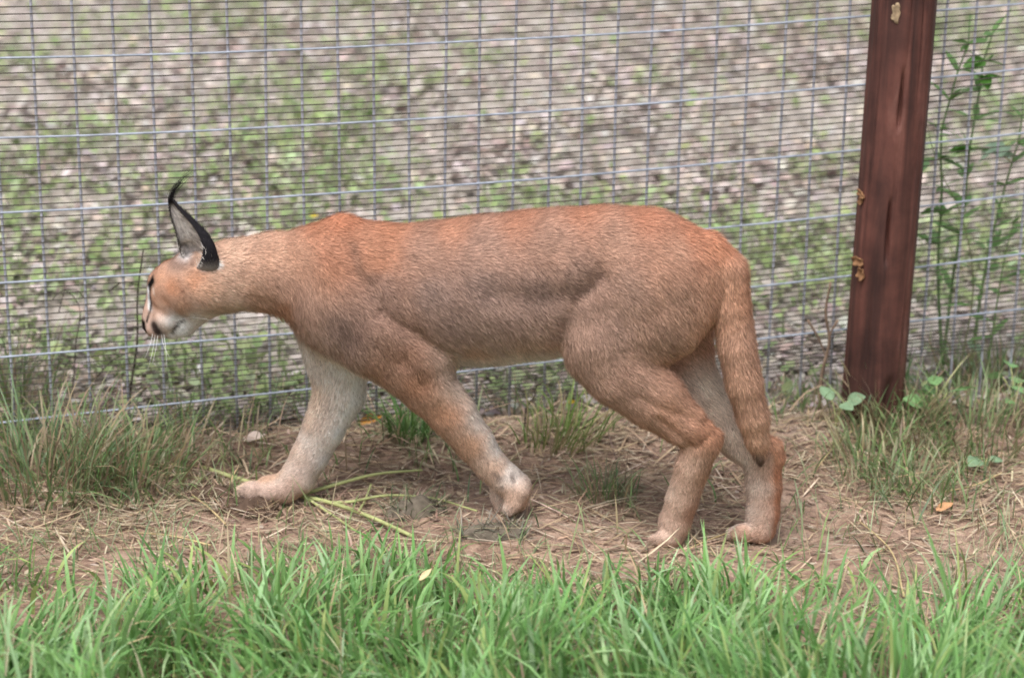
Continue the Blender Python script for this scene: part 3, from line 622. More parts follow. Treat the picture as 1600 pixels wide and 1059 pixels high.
# --- ears
def ear(sgn):
    """a tall cupped ear; near ear upright, far ear swung outwards"""
    S = 26; T = 22
    if sgn > 0:
        ctr = [(313, 416, .016), (307, 384, .030), (288, 350, .036), (274, 328, .039), (265.5, 310, .040)]
    else:
        ctr = [(306, 408, -.028), (303, 392, -.048), (297, 378, -.070), (291, 366, -.090), (287, 357, -.102)]
    cp = smooth_path(np.array([Pc(*c) for c in ctr]), T)
    rad = np.interp(np.linspace(0, 1, T), [0, .14, .33, .6, .8, .93, 1], [26, 41, 35, 22, 13, 6.5, 2.0])*(.00088 if sgn > 0 else .00064)
    tg = np.gradient(cp, axis=0); tg /= np.linalg.norm(tg, axis=1, keepdims=True)
    op = np.array([.40, sgn*.91, .10])                                   # where the cup opens
    V = []; N2 = []
    for i in range(T):
        o = op-(op @ tg[i])*tg[i]; o /= np.linalg.norm(o); s_ = np.cross(tg[i], o)
        gR = np.interp(i/(T-1), [0, .15, .35, .6, 1], [.1, .35, .75, 1.0, .9]); gL = np.interp(i/(T-1), [0, .15, .3, .6, 1], [.5, 1.1, 1.35, 1.4, 1.1])
        if sgn < 0: gR, gL = gL, gR
        for k in range(S):
            an = gR+(2*math.pi-gR-gL)*k/(S-1)
            dvec = math.cos(an)*o*.42+math.sin(an)*s_
            V.append(cp[i]+dvec*rad[i]); N2.append(dvec/np.linalg.norm(dvec))
    V = np.array(V); N2 = np.array(N2); th = .0014
    VO, VI = V+N2*th, V-N2*th
    n = S*T; Q = []
    for i in range(T-1):
        for k in range(S-1):
            a = i*S+k; Q.append([a, a+1, a+S+1, a+S]); Q.append([n+a, n+a+S, n+a+S+1, n+a+1])
        for k, f in ((0, 0), (S-1, 1)):
            a = i*S+k; q = [a, a+S, n+a+S, n+a]; Q.append(q if not f else q[::-1])
    for k in range(S-1): a = (T-1)*S+k; Q.append([a, a+1, n+a+1, n+a])
    tt = np.repeat(np.linspace(0, 1, T), S); kk = np.tile(np.linspace(0, 1, S), T)
    nz = rng.normal(1, .12, (n, 1))
    co = lin((40, 38, 42))*nz+0*tt[:, None]
    wht = np.clip((.22-tt)/.1, 0, 1)*np.clip((.30-np.minimum(kk, 1-kk))/.1, 0, 1)
    co = co*(1-wht[:, None]*.5)+lin((190, 180, 172))*wht[:, None]*.5
    ci = lin((206, 199, 196))*rng.normal(1, .2, (n, 1))
    edge = np.clip((.09-np.minimum(kk, 1-kk))/.07, 0, 1); tip = np.clip((tt-.80)/.14, 0, 1)
    dk = np.clip(edge*.8+tip, 0, 1)[:, None]; ci = ci*(1-dk)+lin((62, 56, 54))*dk
    col = np.vstack([co, ci])
    e = link('ear', mesh_np('ear', from_cat(np.vstack([VO, VI])), Q, None, col), M_SKIN, cat)
    # hair: dark on the back, pale inside, longer white wisps low down
    allv, allq, allt, allc_, alln = [], [], [], [], []
    cnt = 0
    def hair(p, d, n_, L, wd, c, curl):
        nonlocal cnt
        d = d/np.linalg.norm(d); s_ = np.cross(n_, d); s_ /= np.linalg.norm(s_)+1e-9
        m1 = p+d*L*.5; m2 = m1+(d+curl)*L*.5
        allv.extend([p-s_*wd, p+s_*wd, m1-s_*wd*.8, m1+s_*wd*.8, m2]); allq.append([cnt+2, cnt+3, cnt+1, cnt]); allt.append([cnt+3, cnt+2, cnt+4])
        allc_.extend([c*.85, c*.85, c, c, c*1.15]); alln.extend([n_]*5); cnt += 5
    for _ in range(5200):
        i = int(rng.integers(0, T-2)); k = int(rng.integers(0, S-1)); a = i*S+k; u, v_ = rng.random(2)
        if rng.random() > (rad[i]/rad.max())**.7: continue
        out = rng.random() < .5
        A = VO if out else VI
        p = A[a]*(1-u)*(1-v_)+A[a+1]*u*(1-v_)+A[a+S]*(1-u)*v_+A[a+S+1]*u*v_; n_ = N2[a]*(1 if out else -1)
        cc = (co if out else ci)[a]
        if out: hair(p, tg[i]+n_*.3+rng.normal(0, .15, 3), n_, rng.uniform(.003, .006), .00022, np.clip(cc*rng.normal(1, .25), .005, 1), -n_*.3)
        else:
            lowt = i/T; L = rng.uniform(.006, .014)*(1.3-lowt)
            hair(p, tg[i]*.9+n_*.5+rng.normal(0, .2, 3), n_, L, .00020, np.clip(np.maximum(cc, .12*(lowt < .72))*rng.normal(1.0, .35), .01, .9), n_*.1)
    for _ in range(90):                                                    # white wisps at the base of the cup
        i = int(rng.integers(2, 8)); k = int(rng.choice([0, 1, S-2, S-1, S-3, S-4])); p = V[i*S+k]
        hair(p, tg[i]*1.0+np.array([0, sgn*.4, 0])+rng.normal(0, .3, 3), np.array([0, sgn*1.0, .2]), rng.uniform(.008, .016), .00025, lin((222, 216, 212))*rng.uniform(.8, 1.05), rng.normal(0, .2, 3))
    eh = link('ear_hair', mesh_np('ear_hair', from_cat(np.array(allv)), allq, allt, np.array(allc_), True, np.array(alln) @ rot), M_FUR, e); eh['kind'] = 'stuff'
    # tuft
    tip = cp[-1]; vs, qs, ts, cs = [], [], [], []; base = 0
    if sgn > 0: path0 = [Pc(*c) for c in [(266, 316, .040), (269, 303, .041), (279, 288, .041), (292, 275, .040), (308, 264, .039)]]
    else: path0 = [tip+np.array([0, -.010, -.004])*k + np.array([-.004, 0, -.003*k])*k for k in range(5)]
    path0 = np.array(path0)
    for h in range(70):
        L = rng.uniform(.45, 1.0); n = 8; pth = smooth_path(path0, 12); m = max(4, int(L*12)); pth = pth[:m]
        spread = rng.normal(0, 1, 3)*np.array([1.0, .8, .8])
        f = np.linspace(0, 1, m)[:, None]
        pth = pth+spread*(.0022*(1-f*.35))+rng.normal(0, .0016, 3)*f**2*2
        v, q, t = tube(pth, np.linspace(.00024, .00006, m), 3, False)
        vs.append(v); qs.append(q+base); base += len(v); cs.append(np.tile(lin((34, 32, 36))*rng.uniform(.6, 1.7), (len(v), 1)))
    tf = link('ear_tuft', mesh_np('ear_tuft', from_cat(np.vstack(vs)), np.vstack(qs), None, np.vstack(cs)), M_FUR, e)
ear(1); ear(-1)

# --- eyes, nose, whiskers
def ellipsoid(c, r, nu=14, nv=10):
    V = []; Q = []
    for i in range(nv+1):
        for j in range(nu):
            th, ph = math.pi*i/nv, 2*math.pi*j/nu
            V.append(c+np.array([r[0]*math.sin(th)*math.cos(ph), r[1]*math.sin(th)*math.sin(ph), r[2]*math.cos(th)]))
    for i in range(nv):
        for j in range(nu): Q.append([i*nu+j, (i+1)*nu+j, (i+1)*nu+(j+1) % nu, i*nu+(j+1) % nu])
    return np.array(V), np.array(Q)
M_EYE = plain_mat('eye', lin((70, 52, 32)), .08, .6, 0, .2, 200)
M_NOSE = plain_mat('nose_leather', lin((46, 38, 38)), .35, .5, 0, .3, 300)
for s in (1, -1):
    v, q = ellipsoid(Pc(244, 447, HY(240)+s*.019), (.0075, .0070, .0070)); link('eye', mesh_np('eye', from_cat(v), q), M_EYE, cat)
v, q = ellipsoid(Pc(227, 509, HY(226)), (.0042, .0075, .0055)); link('nose', mesh_np('nose', from_cat(v), q), M_NOSE, cat)
M_WHISK = plain_mat('whisker', (.85, .85, .85), .4, .5, 0, .05)
for a, b, c in [((243, 517), (239, 545), (231, 578)), ((247, 519), (243, 548), (238, 568)), ((240, 515), (234, 540), (226, 560)), ((256, 522), (259, 545), (261, 574)), ((252, 521), (256, 540), (266, 560)), ((262, 505), (300, 496), (330, 500))]:
    o0 = .022
    pth = smooth_path(np.array([P(*a, HY(240)+o0), P(*b, HY(240)+o0+.012), P(*c, HY(240)+o0+.02)]), 9)
    v, q, t = tube(pth, np.linspace(.00038, .00012, 9), 4); link('whisker', mesh_np('whisker', v, q, t), M_WHISK, cat)


# ------------------------------------------------------------------ vegetation builders
def blades(base, h, az, lean, bend, width, c0, c1, seg=4, flat=None):
    """tapered bent blades; all arguments arrays of length n; returns verts, quads, tris, colours"""
    n = len(base); az = np.asarray(az); hd = np.stack([np.cos(az), np.sin(az), np.zeros(n)], -1)
    tw = az+np.pi/2+rng.normal(0, .6, n); sd_ = np.stack([np.cos(tw), np.sin(tw), np.zeros(n)], -1)
    p = base.copy(); V = np.zeros((n, seg*2+1, 3)); Cc = np.zeros((n, seg*2+1, 3))
    for i in range(seg+1):
        f = i/seg; wv = width*np.sin(np.pi*(.22+.78*f))**.7 if i < seg else 0
        if i < seg:
            V[:, 2*i] = p-sd_*(wv*.5)[:, None]; V[:, 2*i+1] = p+sd_*(wv*.5)[:, None]
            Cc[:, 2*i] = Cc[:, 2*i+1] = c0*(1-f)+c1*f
        else: V[:, 2*seg] = p; Cc[:, 2*seg] = c1
        ang = lean+bend*(f+.5/seg)**1.5
        p = p+(hd*np.sin(ang)[:, None]+np.array([0, 0, 1.0])*np.cos(ang)[:, None])*(h/seg)[:, None]
    b = (np.arange(n)*(2*seg+1))[:, None]
    Q = np.vstack([b+np.array([2*i, 2*i+1, 2*i+3, 2*i+2]) for i in range(seg-1)]) if seg > 1 else np.zeros((0, 4), int)
    T = b+np.array([2*seg-2, 2*seg-1, 2*seg])
    return V.reshape(-1, 3), Q, T, Cc.reshape(-1, 3)
def palette(n, cols, p=None, var=.12):
    c = np.array([lin(x) for x in cols])[rng.choice(len(cols), n, p=p)]
    return np.clip(c*rng.normal(1, var, (n, 1))*rng.normal(1, .04, (n, 3)), .004, .9)
def merge(parts):
    vs, qs, ts, cs = [], [], [], []; o = 0
    for v, q, t, c in parts: vs.append(v); qs.append(q+o); ts.append(t+o); cs.append(c); o += len(v)
    return np.vstack(vs), np.vstack(qs), np.vstack(ts), np.vstack(cs)
def on_ground(x, y, dz=0.0): return np.stack([x, y, gz(x, y)+dz], -1)
GREENS = [(112, 156, 92), (128, 172, 106), (146, 188, 128), (98, 142, 82), (164, 198, 152), (160, 180, 116)]
DRYS = [(200, 178, 150), (178, 156, 130), (156, 134, 116), (214, 198, 174), (138, 118, 104), (170, 160, 138)]

# lush grass along the near side of the path
def lush():
    parts = []
    def put(n, ylo, yhi, hlo, hhi, wlo, whi, cols, p, edge):
        x = rng.uniform(-1.25, 1.25, n); y = rng.uniform(ylo, yhi, n)
        d = fbm(x, y, 4.5, 131, 3); clumpy = fbm(x, y, 11, 137, 2)
        bx = -.14 - .05*np.clip(-(x+.25)/.3, 0, 1) - .03*np.clip((x-.3)/.3, 0, 1) + .30*(d-.5)
        keep = rng.random(n) < np.clip((bx-y)/edge, 0, 1)*np.clip((clumpy-.22)*2.1, .05, 1.2)
        keep &= ~((x > .42) & (y > -.42) & (rng.random(n) < .72))
        x, y = x[keep], y[keep]; m = len(x); cl = fbm(x, y, 7, 141, 2)
        h = rng.uniform(hlo, hhi, m)*(.6+.8*cl)*np.clip(.65+(-.20-y)*1.6, .6, 1.15)
        az = 2*np.pi*fbm(x, y, 6, 151, 2)*2+rng.normal(0, .8, m)
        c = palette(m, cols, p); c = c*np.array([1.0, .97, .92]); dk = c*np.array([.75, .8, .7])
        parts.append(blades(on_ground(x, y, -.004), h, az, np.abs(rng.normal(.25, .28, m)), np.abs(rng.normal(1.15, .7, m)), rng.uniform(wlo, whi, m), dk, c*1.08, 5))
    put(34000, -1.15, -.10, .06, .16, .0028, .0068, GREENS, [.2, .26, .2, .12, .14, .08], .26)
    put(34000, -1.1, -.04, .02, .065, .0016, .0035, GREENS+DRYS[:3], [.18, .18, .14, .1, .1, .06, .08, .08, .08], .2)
    put(6000, -1.1, -.06, .05, .14, .0016, .0034, DRYS, None, .2)
    v, q, t, c = merge(parts)
    tag(link('lush_grass', mesh_np('lush_grass', v, q, t, c), M_GRASS), 'bright green long grass along the near edge of the path', 'grass', kind='stuff')
lush()

# straw and dead stems lying on the path
def straw():
    n = 34000; x = rng.uniform(-1.3, 1.3, n); y = rng.uniform(-.5, .62, n)
    d = fbm(x, y, 5, 171, 3); near = np.exp(-((y-.25-.17*x)/.16)**2)
    keep = rng.random(n) < np.clip(.12+.9*near+.55*(d-.42)*3*(y < .3)+.35*np.clip((x-.1)/.3, 0, 1)*(y > -.1), 0.08, 1); x, y = x[keep], y[keep]; m = len(x)
    L = rng.lognormal(-3.2, .55, m); az = rng.normal(0, .9, m)+np.pi*(rng.random(m) < .5)
    lean = np.pi/2-np.abs(rng.normal(.03, .10, m)); c = palette(m, DRYS, [.2, .22, .2, .12, .16, .1])
    v, q, t, cc = blades(on_ground(x, y, .002+.006*rng.random(m)), L, az, lean, rng.normal(.1, .22, m), rng.uniform(.0009, .0036, m), c*.9, c, 3)
    tag(link('straw_litter', mesh_np('straw_litter', v, q, t, cc), M_DRY), 'dry straw and dead stems scattered over the bare path', 'straw', kind='stuff')
    n = 22000; x = rng.uniform(-1.3, 1.3, n); y = rng.uniform(-.4, .5, n); keep = rng.random(n) < .35+.9*np.exp(-((y-.26-.17*x)/.13)**2); x, y = x[keep], y[keep]; m = len(x)
    c = palette(m, [(136, 114, 100), (158, 134, 116), (180, 156, 138), (146, 124, 110), (196, 178, 160)], None, .10)
    v, q, t, cc = blades(on_ground(x, y, .001), rng.uniform(.004, .016, m), rng.uniform(0, 6.28, m), np.full(m, 1.45), rng.normal(.1, .3, m), rng.uniform(.003, .009, m), c, c*.95, 2)
    tag(link('chaff', mesh_np('chaff', v, q, t, cc), M_DRY), 'small crumbs of bark and chaff on the soil of the path', 'litter', kind='stuff')
straw()

# sparse short grass on the path and along the fence foot
def sparse():
    n = 26000; x = rng.uniform(-1.3, 1.3, n); y = rng.uniform(-.25, .55, n); d = fbm(x, y, 6.5, 181, 3)
    near = np.exp(-((y-.33-.17*x)/.10)**2); right = np.clip((x-.38)/.2, 0, 1)*np.clip((y+.02)/.2, 0, 1); left = np.clip((-.42-x)/.15, 0, 1)*np.clip((y+.02)/.1, 0, 1)
    keep = rng.random(n) < np.clip(.38*near+.5*right+.62*left+.04, 0, 1)*np.clip((d-.36)*6, 0, 1); x, y = x[keep], y[keep]; m = len(x)
    c = palette(m, [(112, 140, 84), (136, 160, 104), (150, 162, 120), (104, 128, 86), *DRYS[:3]], [.2, .22, .16, .14, .1, .1, .08])
    v, q, t, cc = blades(on_ground(x, y, -.003), rng.uniform(.03, .10, m), rng.uniform(0, 6.28, m), np.abs(rng.normal(.5, .4, m)), np.abs(rng.normal(.7, .5, m)), rng.uniform(.0016, .0034, m), c*.8, c, 4)
    tag(link('verge_grass', mesh_np('verge_grass', v, q, t, cc), M_GRASS), 'thin dull green grass at the foot of the fence', 'grass', kind='stuff')
sparse()

# thin pale fuzz of grass between the lush edge and the bare path
def fuzz():
    n = 30000; x = rng.uniform(-1.3, 1.3, n); y = rng.uniform(-.42, .30, n); d = fbm(x, y, 5.5, 191, 3)
    edge = np.exp(-((y+.19+.05*np.sin(3*x))/.085)**2); right = np.clip((x-.28)/.25, 0, 1)*np.exp(-((y-.05)/.22)**2); left = np.clip((-.38-x)/.2, 0, 1)*np.exp(-((y-.12)/.16)**2)
    keep = rng.random(n) < np.clip(.55*edge+.42*right+.5*left, 0, 1)*np.clip((d-.38)*5, 0, 1); x, y = x[keep], y[keep]; m = len(x)
    c = palette(m, [(138, 160, 116), (156, 174, 134), (168, 176, 142), (124, 148, 104), (190, 176, 146), (170, 150, 124)], [.22, .22, .16, .16, .14, .1])
    p = blades(on_ground(x, y, -.002), rng.uniform(.02, .075, m), rng.uniform(0, 6.28, m), np.abs(rng.normal(.55, .4, m)), np.abs(rng.normal(.9, .5, m)), rng.uniform(.0009, .0020, m), c*.85, c, 4)
    tag(link('fine_grass', mesh_np('fine_grass', *p[:3], p[3]), M_GRASS), 'fine pale grass fuzz on the edges of the bare path', 'grass', kind='stuff')
fuzz()

# tufts one can tell apart
def tuft(px, py, n, h, r, cols, label, leanx=0.0, width=(.0016, .0034)):
    g = G(px, py); a = rng.uniform(0, 6.28, n); rr = r*np.sqrt(rng.random(n)); x = g[0]+rr*np.cos(a)*1.3; y = g[1]+rr*np.sin(a)
    c = palette(n, cols); hh = h*rng.uniform(.45, 1.1, n); az = a+rng.normal(0, .7, n)
    b = on_ground(x, y, -.003)-g
    v, q, t, cc = blades(b, hh, az, np.abs(rng.normal(.3, .25, n)), np.abs(rng.normal(.9, .5, n)), rng.uniform(*width, n), c*.78, c*1.05, 5)
    v[:, 0] += leanx*np.clip(v[:, 2], 0, 1)
    o = link('grass_tuft', mesh_np('grass_tuft', v, q, t, cc), M_GRASS); o.location = g
    tag(o, label, 'grass tuft')
MID = [(116, 142, 92), (134, 156, 106), (102, 126, 84), (156, 160, 124), (172, 152, 124), (150, 132, 110)]
tuft(945, 778, 150, .07, .035, MID, 'low green grass tuft between the fore paw and hind paw', 0, (.0013, .0024))
tuft(640, 685, 110, .09, .022, [(84, 124, 66), (110, 146, 80), (128, 156, 96)], 'dark green upright grass tuft under the cat behind its forelegs')
tuft(875, 690, 120, .10, .045, [(140, 158, 96), (120, 146, 80), (170, 160, 118)], 'yellowish grass tuft beneath the belly beside the yellow leaf', .3)
tuft(70, 770, 300, .17, .075, MID+[(120, 150, 110)], 'tall mixed green and brown grass tuft by the fence ahead of the cat')
tuft(200, 745, 240, .13, .065, MID, 'shorter dull grass tuft between the tall tuft and the fore paw', .2)
tuft(20, 640, 160, .16, .05, MID, 'green grass tuft growing through the fence wire', 0)
tuft(1390, 668, 170, .12, .05, MID+[(176, 178, 140)], 'pale spiky grass tuft at the foot of the post', .1)
tuft(1350, 720, 110, .08, .05, [(150, 168, 122), (128, 152, 100), (176, 164, 132)], 'sparse splayed grass tuft on the path side of the post')
tuft(1500, 690, 260, .11, .10, MID, 'wide low grass tuft beyond the post beside the round leaves')
tuft(1560, 610, 200, .13, .07, MID, 'grass tuft growing at the fence under the tall weeds')
tuft(1420, 760, 130, .07, .06, [(150, 164, 126), (170, 160, 128), (120, 146, 96)], 'grey-green grass tuft on the path in front of the round leaves')

# flat little leaves used for ground cover and litter
def leaflets(pos, L, W, az, pitch, roll, col, cup=.25):
    n = len(pos); f = np.stack([np.cos(az)*np.cos(pitch), np.sin(az)*np.cos(pitch), np.sin(pitch)], -1)
    s = np.stack([-np.sin(az), np.cos(az), np.zeros(n)], -1); u = np.cross(f, s)
    s2 = s*np.cos(roll)[:, None]+u*np.sin(roll)[:, None]; u2 = np.cross(f, s2)
    pr = [(0, 0, 0), (.3, .42, cup*.3), (.3, -.42, cup*.3), (.68, .36, cup*.25), (.68, -.36, cup*.25), (1, 0, -.05), (.5, 0, 0)]
    V = np.stack([pos+f*(a*L)[:, None]+s2*(b*W)[:, None]+u2*(c*W)[:, None] for a, b, c in pr], 1)
    b = (np.arange(n)*7)[:, None]
    Q = np.vstack([b+np.array([0, 6, 1, 1])[[0, 1, 2, 2]]])[:0]
    T = np.vstack([b+np.array(t) for t in ((0, 2, 6), (0, 6, 1), (1, 6, 3), (2, 4, 6), (6, 5, 3), (6, 4, 5))])
    return V.reshape(-1, 3), Q.reshape(0, 4), T, np.repeat(col, 7, axis=0)
def far_field():
    def fence_y(x): return FA[1]+(x-FA[0])*FD[1]/FD[0]
    # dead leaves behind the fence
    n = 84000; y0 = rng.uniform(0, 1, n)**1.3*5.2; x = rng.uniform(-1, 1, n)*(1.5+.36*y0); y = fence_y(x*.6)+.03+y0
    d = fbm(x, y, 4.2, 201, 4); keep = rng.random(n) < np.clip((d-.30)*3.0, .15, 1); x, y = x[keep], y[keep]; m = len(x)
    c = palette(m, [(184, 175, 170), (196, 187, 184), (168, 157, 152), (152, 140, 134), (180, 165, 156), (136, 124, 118), (192, 182, 174)], None, .10)
    far = np.clip((y-.6)/2, 0, 1)
    L = rng.uniform(.014, .034, m)*(1+.35*far)
    p = leaflets(on_ground(x, y, .002+.008*rng.random(m)), L, L*rng.uniform(.5, .9, m), rng.uniform(0, 6.28, m), rng.normal(.05, .22, m), rng.normal(0, .3, m), c)
    tag(link('leaf_litter', mesh_np('leaf_litter', *p[:3], p[3]), M_DRY), 'pale dead leaves strewn over the ground behind the fence', 'leaf litter', kind='stuff')
    # green cover
    n = 96000; y0 = rng.uniform(0, 1, n)**1.35*5.2; x = rng.uniform(-1, 1, n)*(1.5+.36*y0); y = fence_y(x*.6)+.03+y0
    d = .6*fbm(x, y, 2.3, 231, 3)+.4*fbm(x, y, 9, 241, 3); nearL = np.exp(-((y0-.25)/.35)**2)*np.clip((.1-x)/.4, .35, 1); band = np.exp(-((y0-.9)/.42)**2)*np.clip((x+.5)/.6, .3, 1)
    keep = rng.random(n) < np.clip((d-.485+.15*nearL+.10*band)*5, .06, 1)*.8; x, y, y0 = x[keep], y[keep], y0[keep]; m = len(x)
    lf = rng.random(m) < .55
    c = palette(m, [(142, 160, 110), (156, 172, 122), (126, 146, 98), (168, 180, 142), (152, 166, 116)], None, .12)
    L = rng.uniform(.012, .028, m)*(1+.25*np.clip(y0/2, 0, 1))
    xa, ya, ca, La = x[lf], y[lf], c[lf], L[lf]; k = len(xa)
    p = leaflets(on_ground(xa, ya, .004+.03*rng.random(k)), La, La*rng.uniform(.6, .95, k), rng.uniform(0, 6.28, k), rng.normal(.3, .3, k), rng.normal(0, .3, k), ca)
    tag(link('ground_cover', mesh_np('ground_cover', *p[:3], p[3]), M_LEAF), 'patches of low broad-leaved green weeds behind the fence', 'ground cover', kind='stuff')
    xb, yb, cb = x[~lf], y[~lf], c[~lf]; k = len(xb)
    p = blades(on_ground(xb, yb, -.003), rng.uniform(.025, .075, k), rng.uniform(0, 6.28, k), np.abs(rng.normal(.3, .3, k)), np.abs(rng.normal(.8, .5, k)), rng.uniform(.0025, .005, k), cb*.8, cb, 3)
    tag(link('field_grass', mesh_np('field_grass', *p[:3], p[3]), M_GRASS), 'thin patchy grass over the field behind the fence', 'grass', kind='stuff')
far_field()

# ------------------------------------------------------------------ weeds, twigs, leaves
def leaf_mesh(name, L, W, col, fold=.18, droop=.25, wavy=.0):
    N = 8; V = []; cc = []
    for i in range(N+1):
        t = i/N; w_ = W*.5*math.sin(math.pi*min(max(t, .02), .985)**.85)**.8
        for j, s in enumerate((-1, -.5, 0, .5, 1)):
            V.append((t*L, s*w_, abs(s)*w_*fold-droop*L*t*t+wavy*W*math.sin(9*t+3*s))); k = 1.12 if s == 0 else 1.0; cc.append(lin(col)*k*(1+.10*math.sin(17*t+5*s)))
    Q = [[i*5+j, (i+1)*5+j, (i+1)*5+j+1, i*5+j+1] for i in range(N) for j in range(4)]
    return mesh_np(name, np.array(V), Q, None, np.clip(np.array(cc), 0, .9))
LEAFM = {}
def get_leaf(key, *a):
    if key not in LEAFM: LEAFM[key] = leaf_mesh('leaf', *a)
    return LEAFM[key]
def put_leaf(parent, loc, az, pitch, roll, me, s=1.0, name='leaf'):
    o = link(name, me, M_LEAF, parent); o.location = loc; o.rotation_euler = (roll, -pitch, az); o.scale = (s, s, s); return o
def depth_pt(px, py, Y):
    d = ray(px, py); return CAM+d*((Y-CAM[1])/d[1])
def weed(path_px, Y, rad, leaves, label, group=None, col=(104, 136, 76), lmesh=None, extra=()):
    """an upright weed: path from the top down to the ground"""
    pts = np.array([depth_pt(x, y, Y+k*.0) for k, (x, y) in enumerate(path_px)])[::-1]
    pts[0, 2] = gz(pts[0, 0], pts[0, 1])-.005
    pth = smooth_path(pts, 14); root = thing('weed', tuple(pts[0]), label, 'weed', group); pth = pth-pts[0]
    v, q, t = tube(pth, np.linspace(rad, rad*.35, 14), 5)
    link('stem', mesh_np('stem', v, q, t), plain_mat('weed_stem', lin(col), .6, .3, 0, .2, 80), root)
    for (f, sc) in leaves:
        p = pth[min(int(f*13), 13)]; put_leaf(root, p, rng.uniform(0, 6.28), rng.uniform(.0, .8), rng.normal(0, .4), lmesh, sc*rng.uniform(1.0, 1.6))
    for (x, y, n, lm) in extra:
        p = depth_pt(x, y, Y)-pts[0]; k = int(np.argmin(np.linalg.norm(pth-p, axis=1)))
        v, q, t = tube(np.array([pth[k], (pth[k]+p)/2+np.array([0, 0, .004]), p]), .0011, 4); link('leaf_stalk', mesh_np('leaf_stalk', v, q, t), M_STEM, root)
        for _ in range(n): put_leaf(root, p, rng.uniform(0, 6.28), rng.uniform(-.2, .6), rng.normal(0, .5), lm, rng.uniform(.8, 1.2))
NAR = get_leaf('narrow', .035, .008, (112, 150, 88), .2, .2); BRD = get_leaf('broad', .034, .022, (96, 146, 66), .2, .3)
GRY = get_leaf('grey', .045, .022, (150, 176, 150), .15, .35); PAL = get_leaf('pale', .032, .022, (140, 170, 136), .12, .2); MIDL = get_leaf('mid', .030, .024, (128, 168, 112), .12, .2)
nar = lambda n, a=.3, b=1: [(a+(b-a)*(k+.5)/n, 1.0) for k in range(n)]
weed([(1516, 22), (1512, 74), (1499, 105), (1487, 147), (1472, 198), (1472, 300), (1466, 400), (1480, 520)], .62, .0032, nar(34), 'tall feathery green weed right behind the wire next to the post', None, (104, 136, 84), NAR, [(1442, 252, 2, MIDL), (1470, 330, 2, BRD)])
weed([(1580, 14), (1543, 68), (1532, 133), (1521, 198), (1512, 255), (1508, 320), (1494, 400), (1478, 500)], .70, .0032, nar(36, .25), 'tallest branching weed behind the wire with dark broad leaves', None, (96, 128, 76), NAR, [(1534, 124, 5, BRD), (1540, 96, 3, BRD), (1516, 236, 4, BRD)])
weed([(1600, 150), (1593, 215), (1577, 269), (1560, 330), (1540, 420), (1520, 510)], .66, .0032, nar(28), 'slanting green weed behind the wire leaning away from the post', None, (110, 142, 84), NAR, [(1555, 240, 5, GRY), (1570, 228, 3, GRY)])
weed([(1590, 330), (1570, 400), (1560, 460), (1545, 520)], .60, .0022, nar(16), 'short leafy weed behind the wire below the slanting one', None, (110, 142, 84), NAR)
weed([(1445, 180), (1462, 250), (1500, 330), (1520, 420), (1500, 510)], .58, .0016, nar(12), 'thin arching weed behind the wire touching the post edge', None, (120, 130, 84), NAR)
def bush(px, py, Y, n, r, lm, label, sc=1.0, hmax=.06):
    b = G(px, py) if Y is None else depth_pt(px, py, Y); root = thing('broadleaf_weed', tuple(b), label, 'weed')
    for k in range(n):
        a = rng.uniform(0, 6.28); rr = r*math.sqrt(rng.random()); tip = np.array([rr*math.cos(a), rr*math.sin(a), hmax*rng.uniform(.4, 1)])
        v, q, t = tube(smooth_path(np.array([[0, 0, -.004], tip*.5+np.array([0, 0, .01]), tip]), 6), .0009, 4); link('stalk', mesh_np('stalk', v, q, t), M_STEM, root)
        put_leaf(root, tip, a+rng.normal(0, .5), rng.uniform(.0, .6), rng.normal(0, .4), lm, sc*rng.uniform(.75, 1.2))
bush(1460, 662, None, 6, .035, MIDL, 'small weed with rounded soft green leaves beside the post')
bush(1512, 600, None, 4, .03, PAL, 'weed with pale round leaf standing clear of the grass by the fence', .9, .07)
bush(1540, 735, None, 2, .015, PAL, 'pair of pale blue-green leaves on the path beyond the post', 1.0, .03)
bush(1306, 668, None, 3, .02, PAL, 'pale drooping leaves at the dark foot of the post on the cat side', 1.1, .05)
bush(1585, 640, None, 6, .05, MIDL, 'rounded green weed at the fence beyond the pale leaf', 1.0, .06)

# the pale green branch lying before the fore paws
def branch():
    root_p = G(470, 786); root = thing('fallen_branch', tuple(root_p), 'pale green forked branch lying on the path at the cat\'s fore paws', 'branch')
    def lay(name, pts, r0, r1, lifts, par=root, mat=M_STEM):
        w_ = np.array([G(x, y)+np.array([0, 0, l]) for (x, y), l in zip(pts, lifts)])-root_p
        n = 22; v, q, t = tube(smooth_path(w_, n), np.linspace(r0, r1, n), 7); return link(name, mesh_np(name, v, q, t), mat, par)
    lay('stem', [(318, 742), (400, 768), (470, 786), (520, 800), (580, 820), (645, 846)], .0034, .0028, [.012, .012, .012, .014, .012, .008])
    lay('side_shoot', [(462, 787), (520, 780), (590, 762), (660, 752)], .0031, .0016, [.012, .022, .022, .018])
    lay('side_shoot', [(505, 796), (545, 798), (600, 790), (660, 788), (745, 806)], .0022, .0013, [.012, .014, .016, .012, .008])
    lay('side_shoot', [(480, 790), (510, 808), (560, 838)], .0022, .0014, [.012, .010, .006])
    lay('side_shoot', [(560, 812), (572, 790), (580, 776)], .0020, .0014, [.012, .012, .020])
branch()
M_TWIG = plain_mat('dead_twig', lin((120, 102, 88)), .85, .15, 0, .3, 90); M_DTWIG = plain_mat('dark_dead_stem', lin((70, 62, 56)), .85, .15, 0, .3, 90)
M_STRAW = plain_mat('straw_stalk', lin((188, 168, 128)), .75, .2, 0, .2, 90)
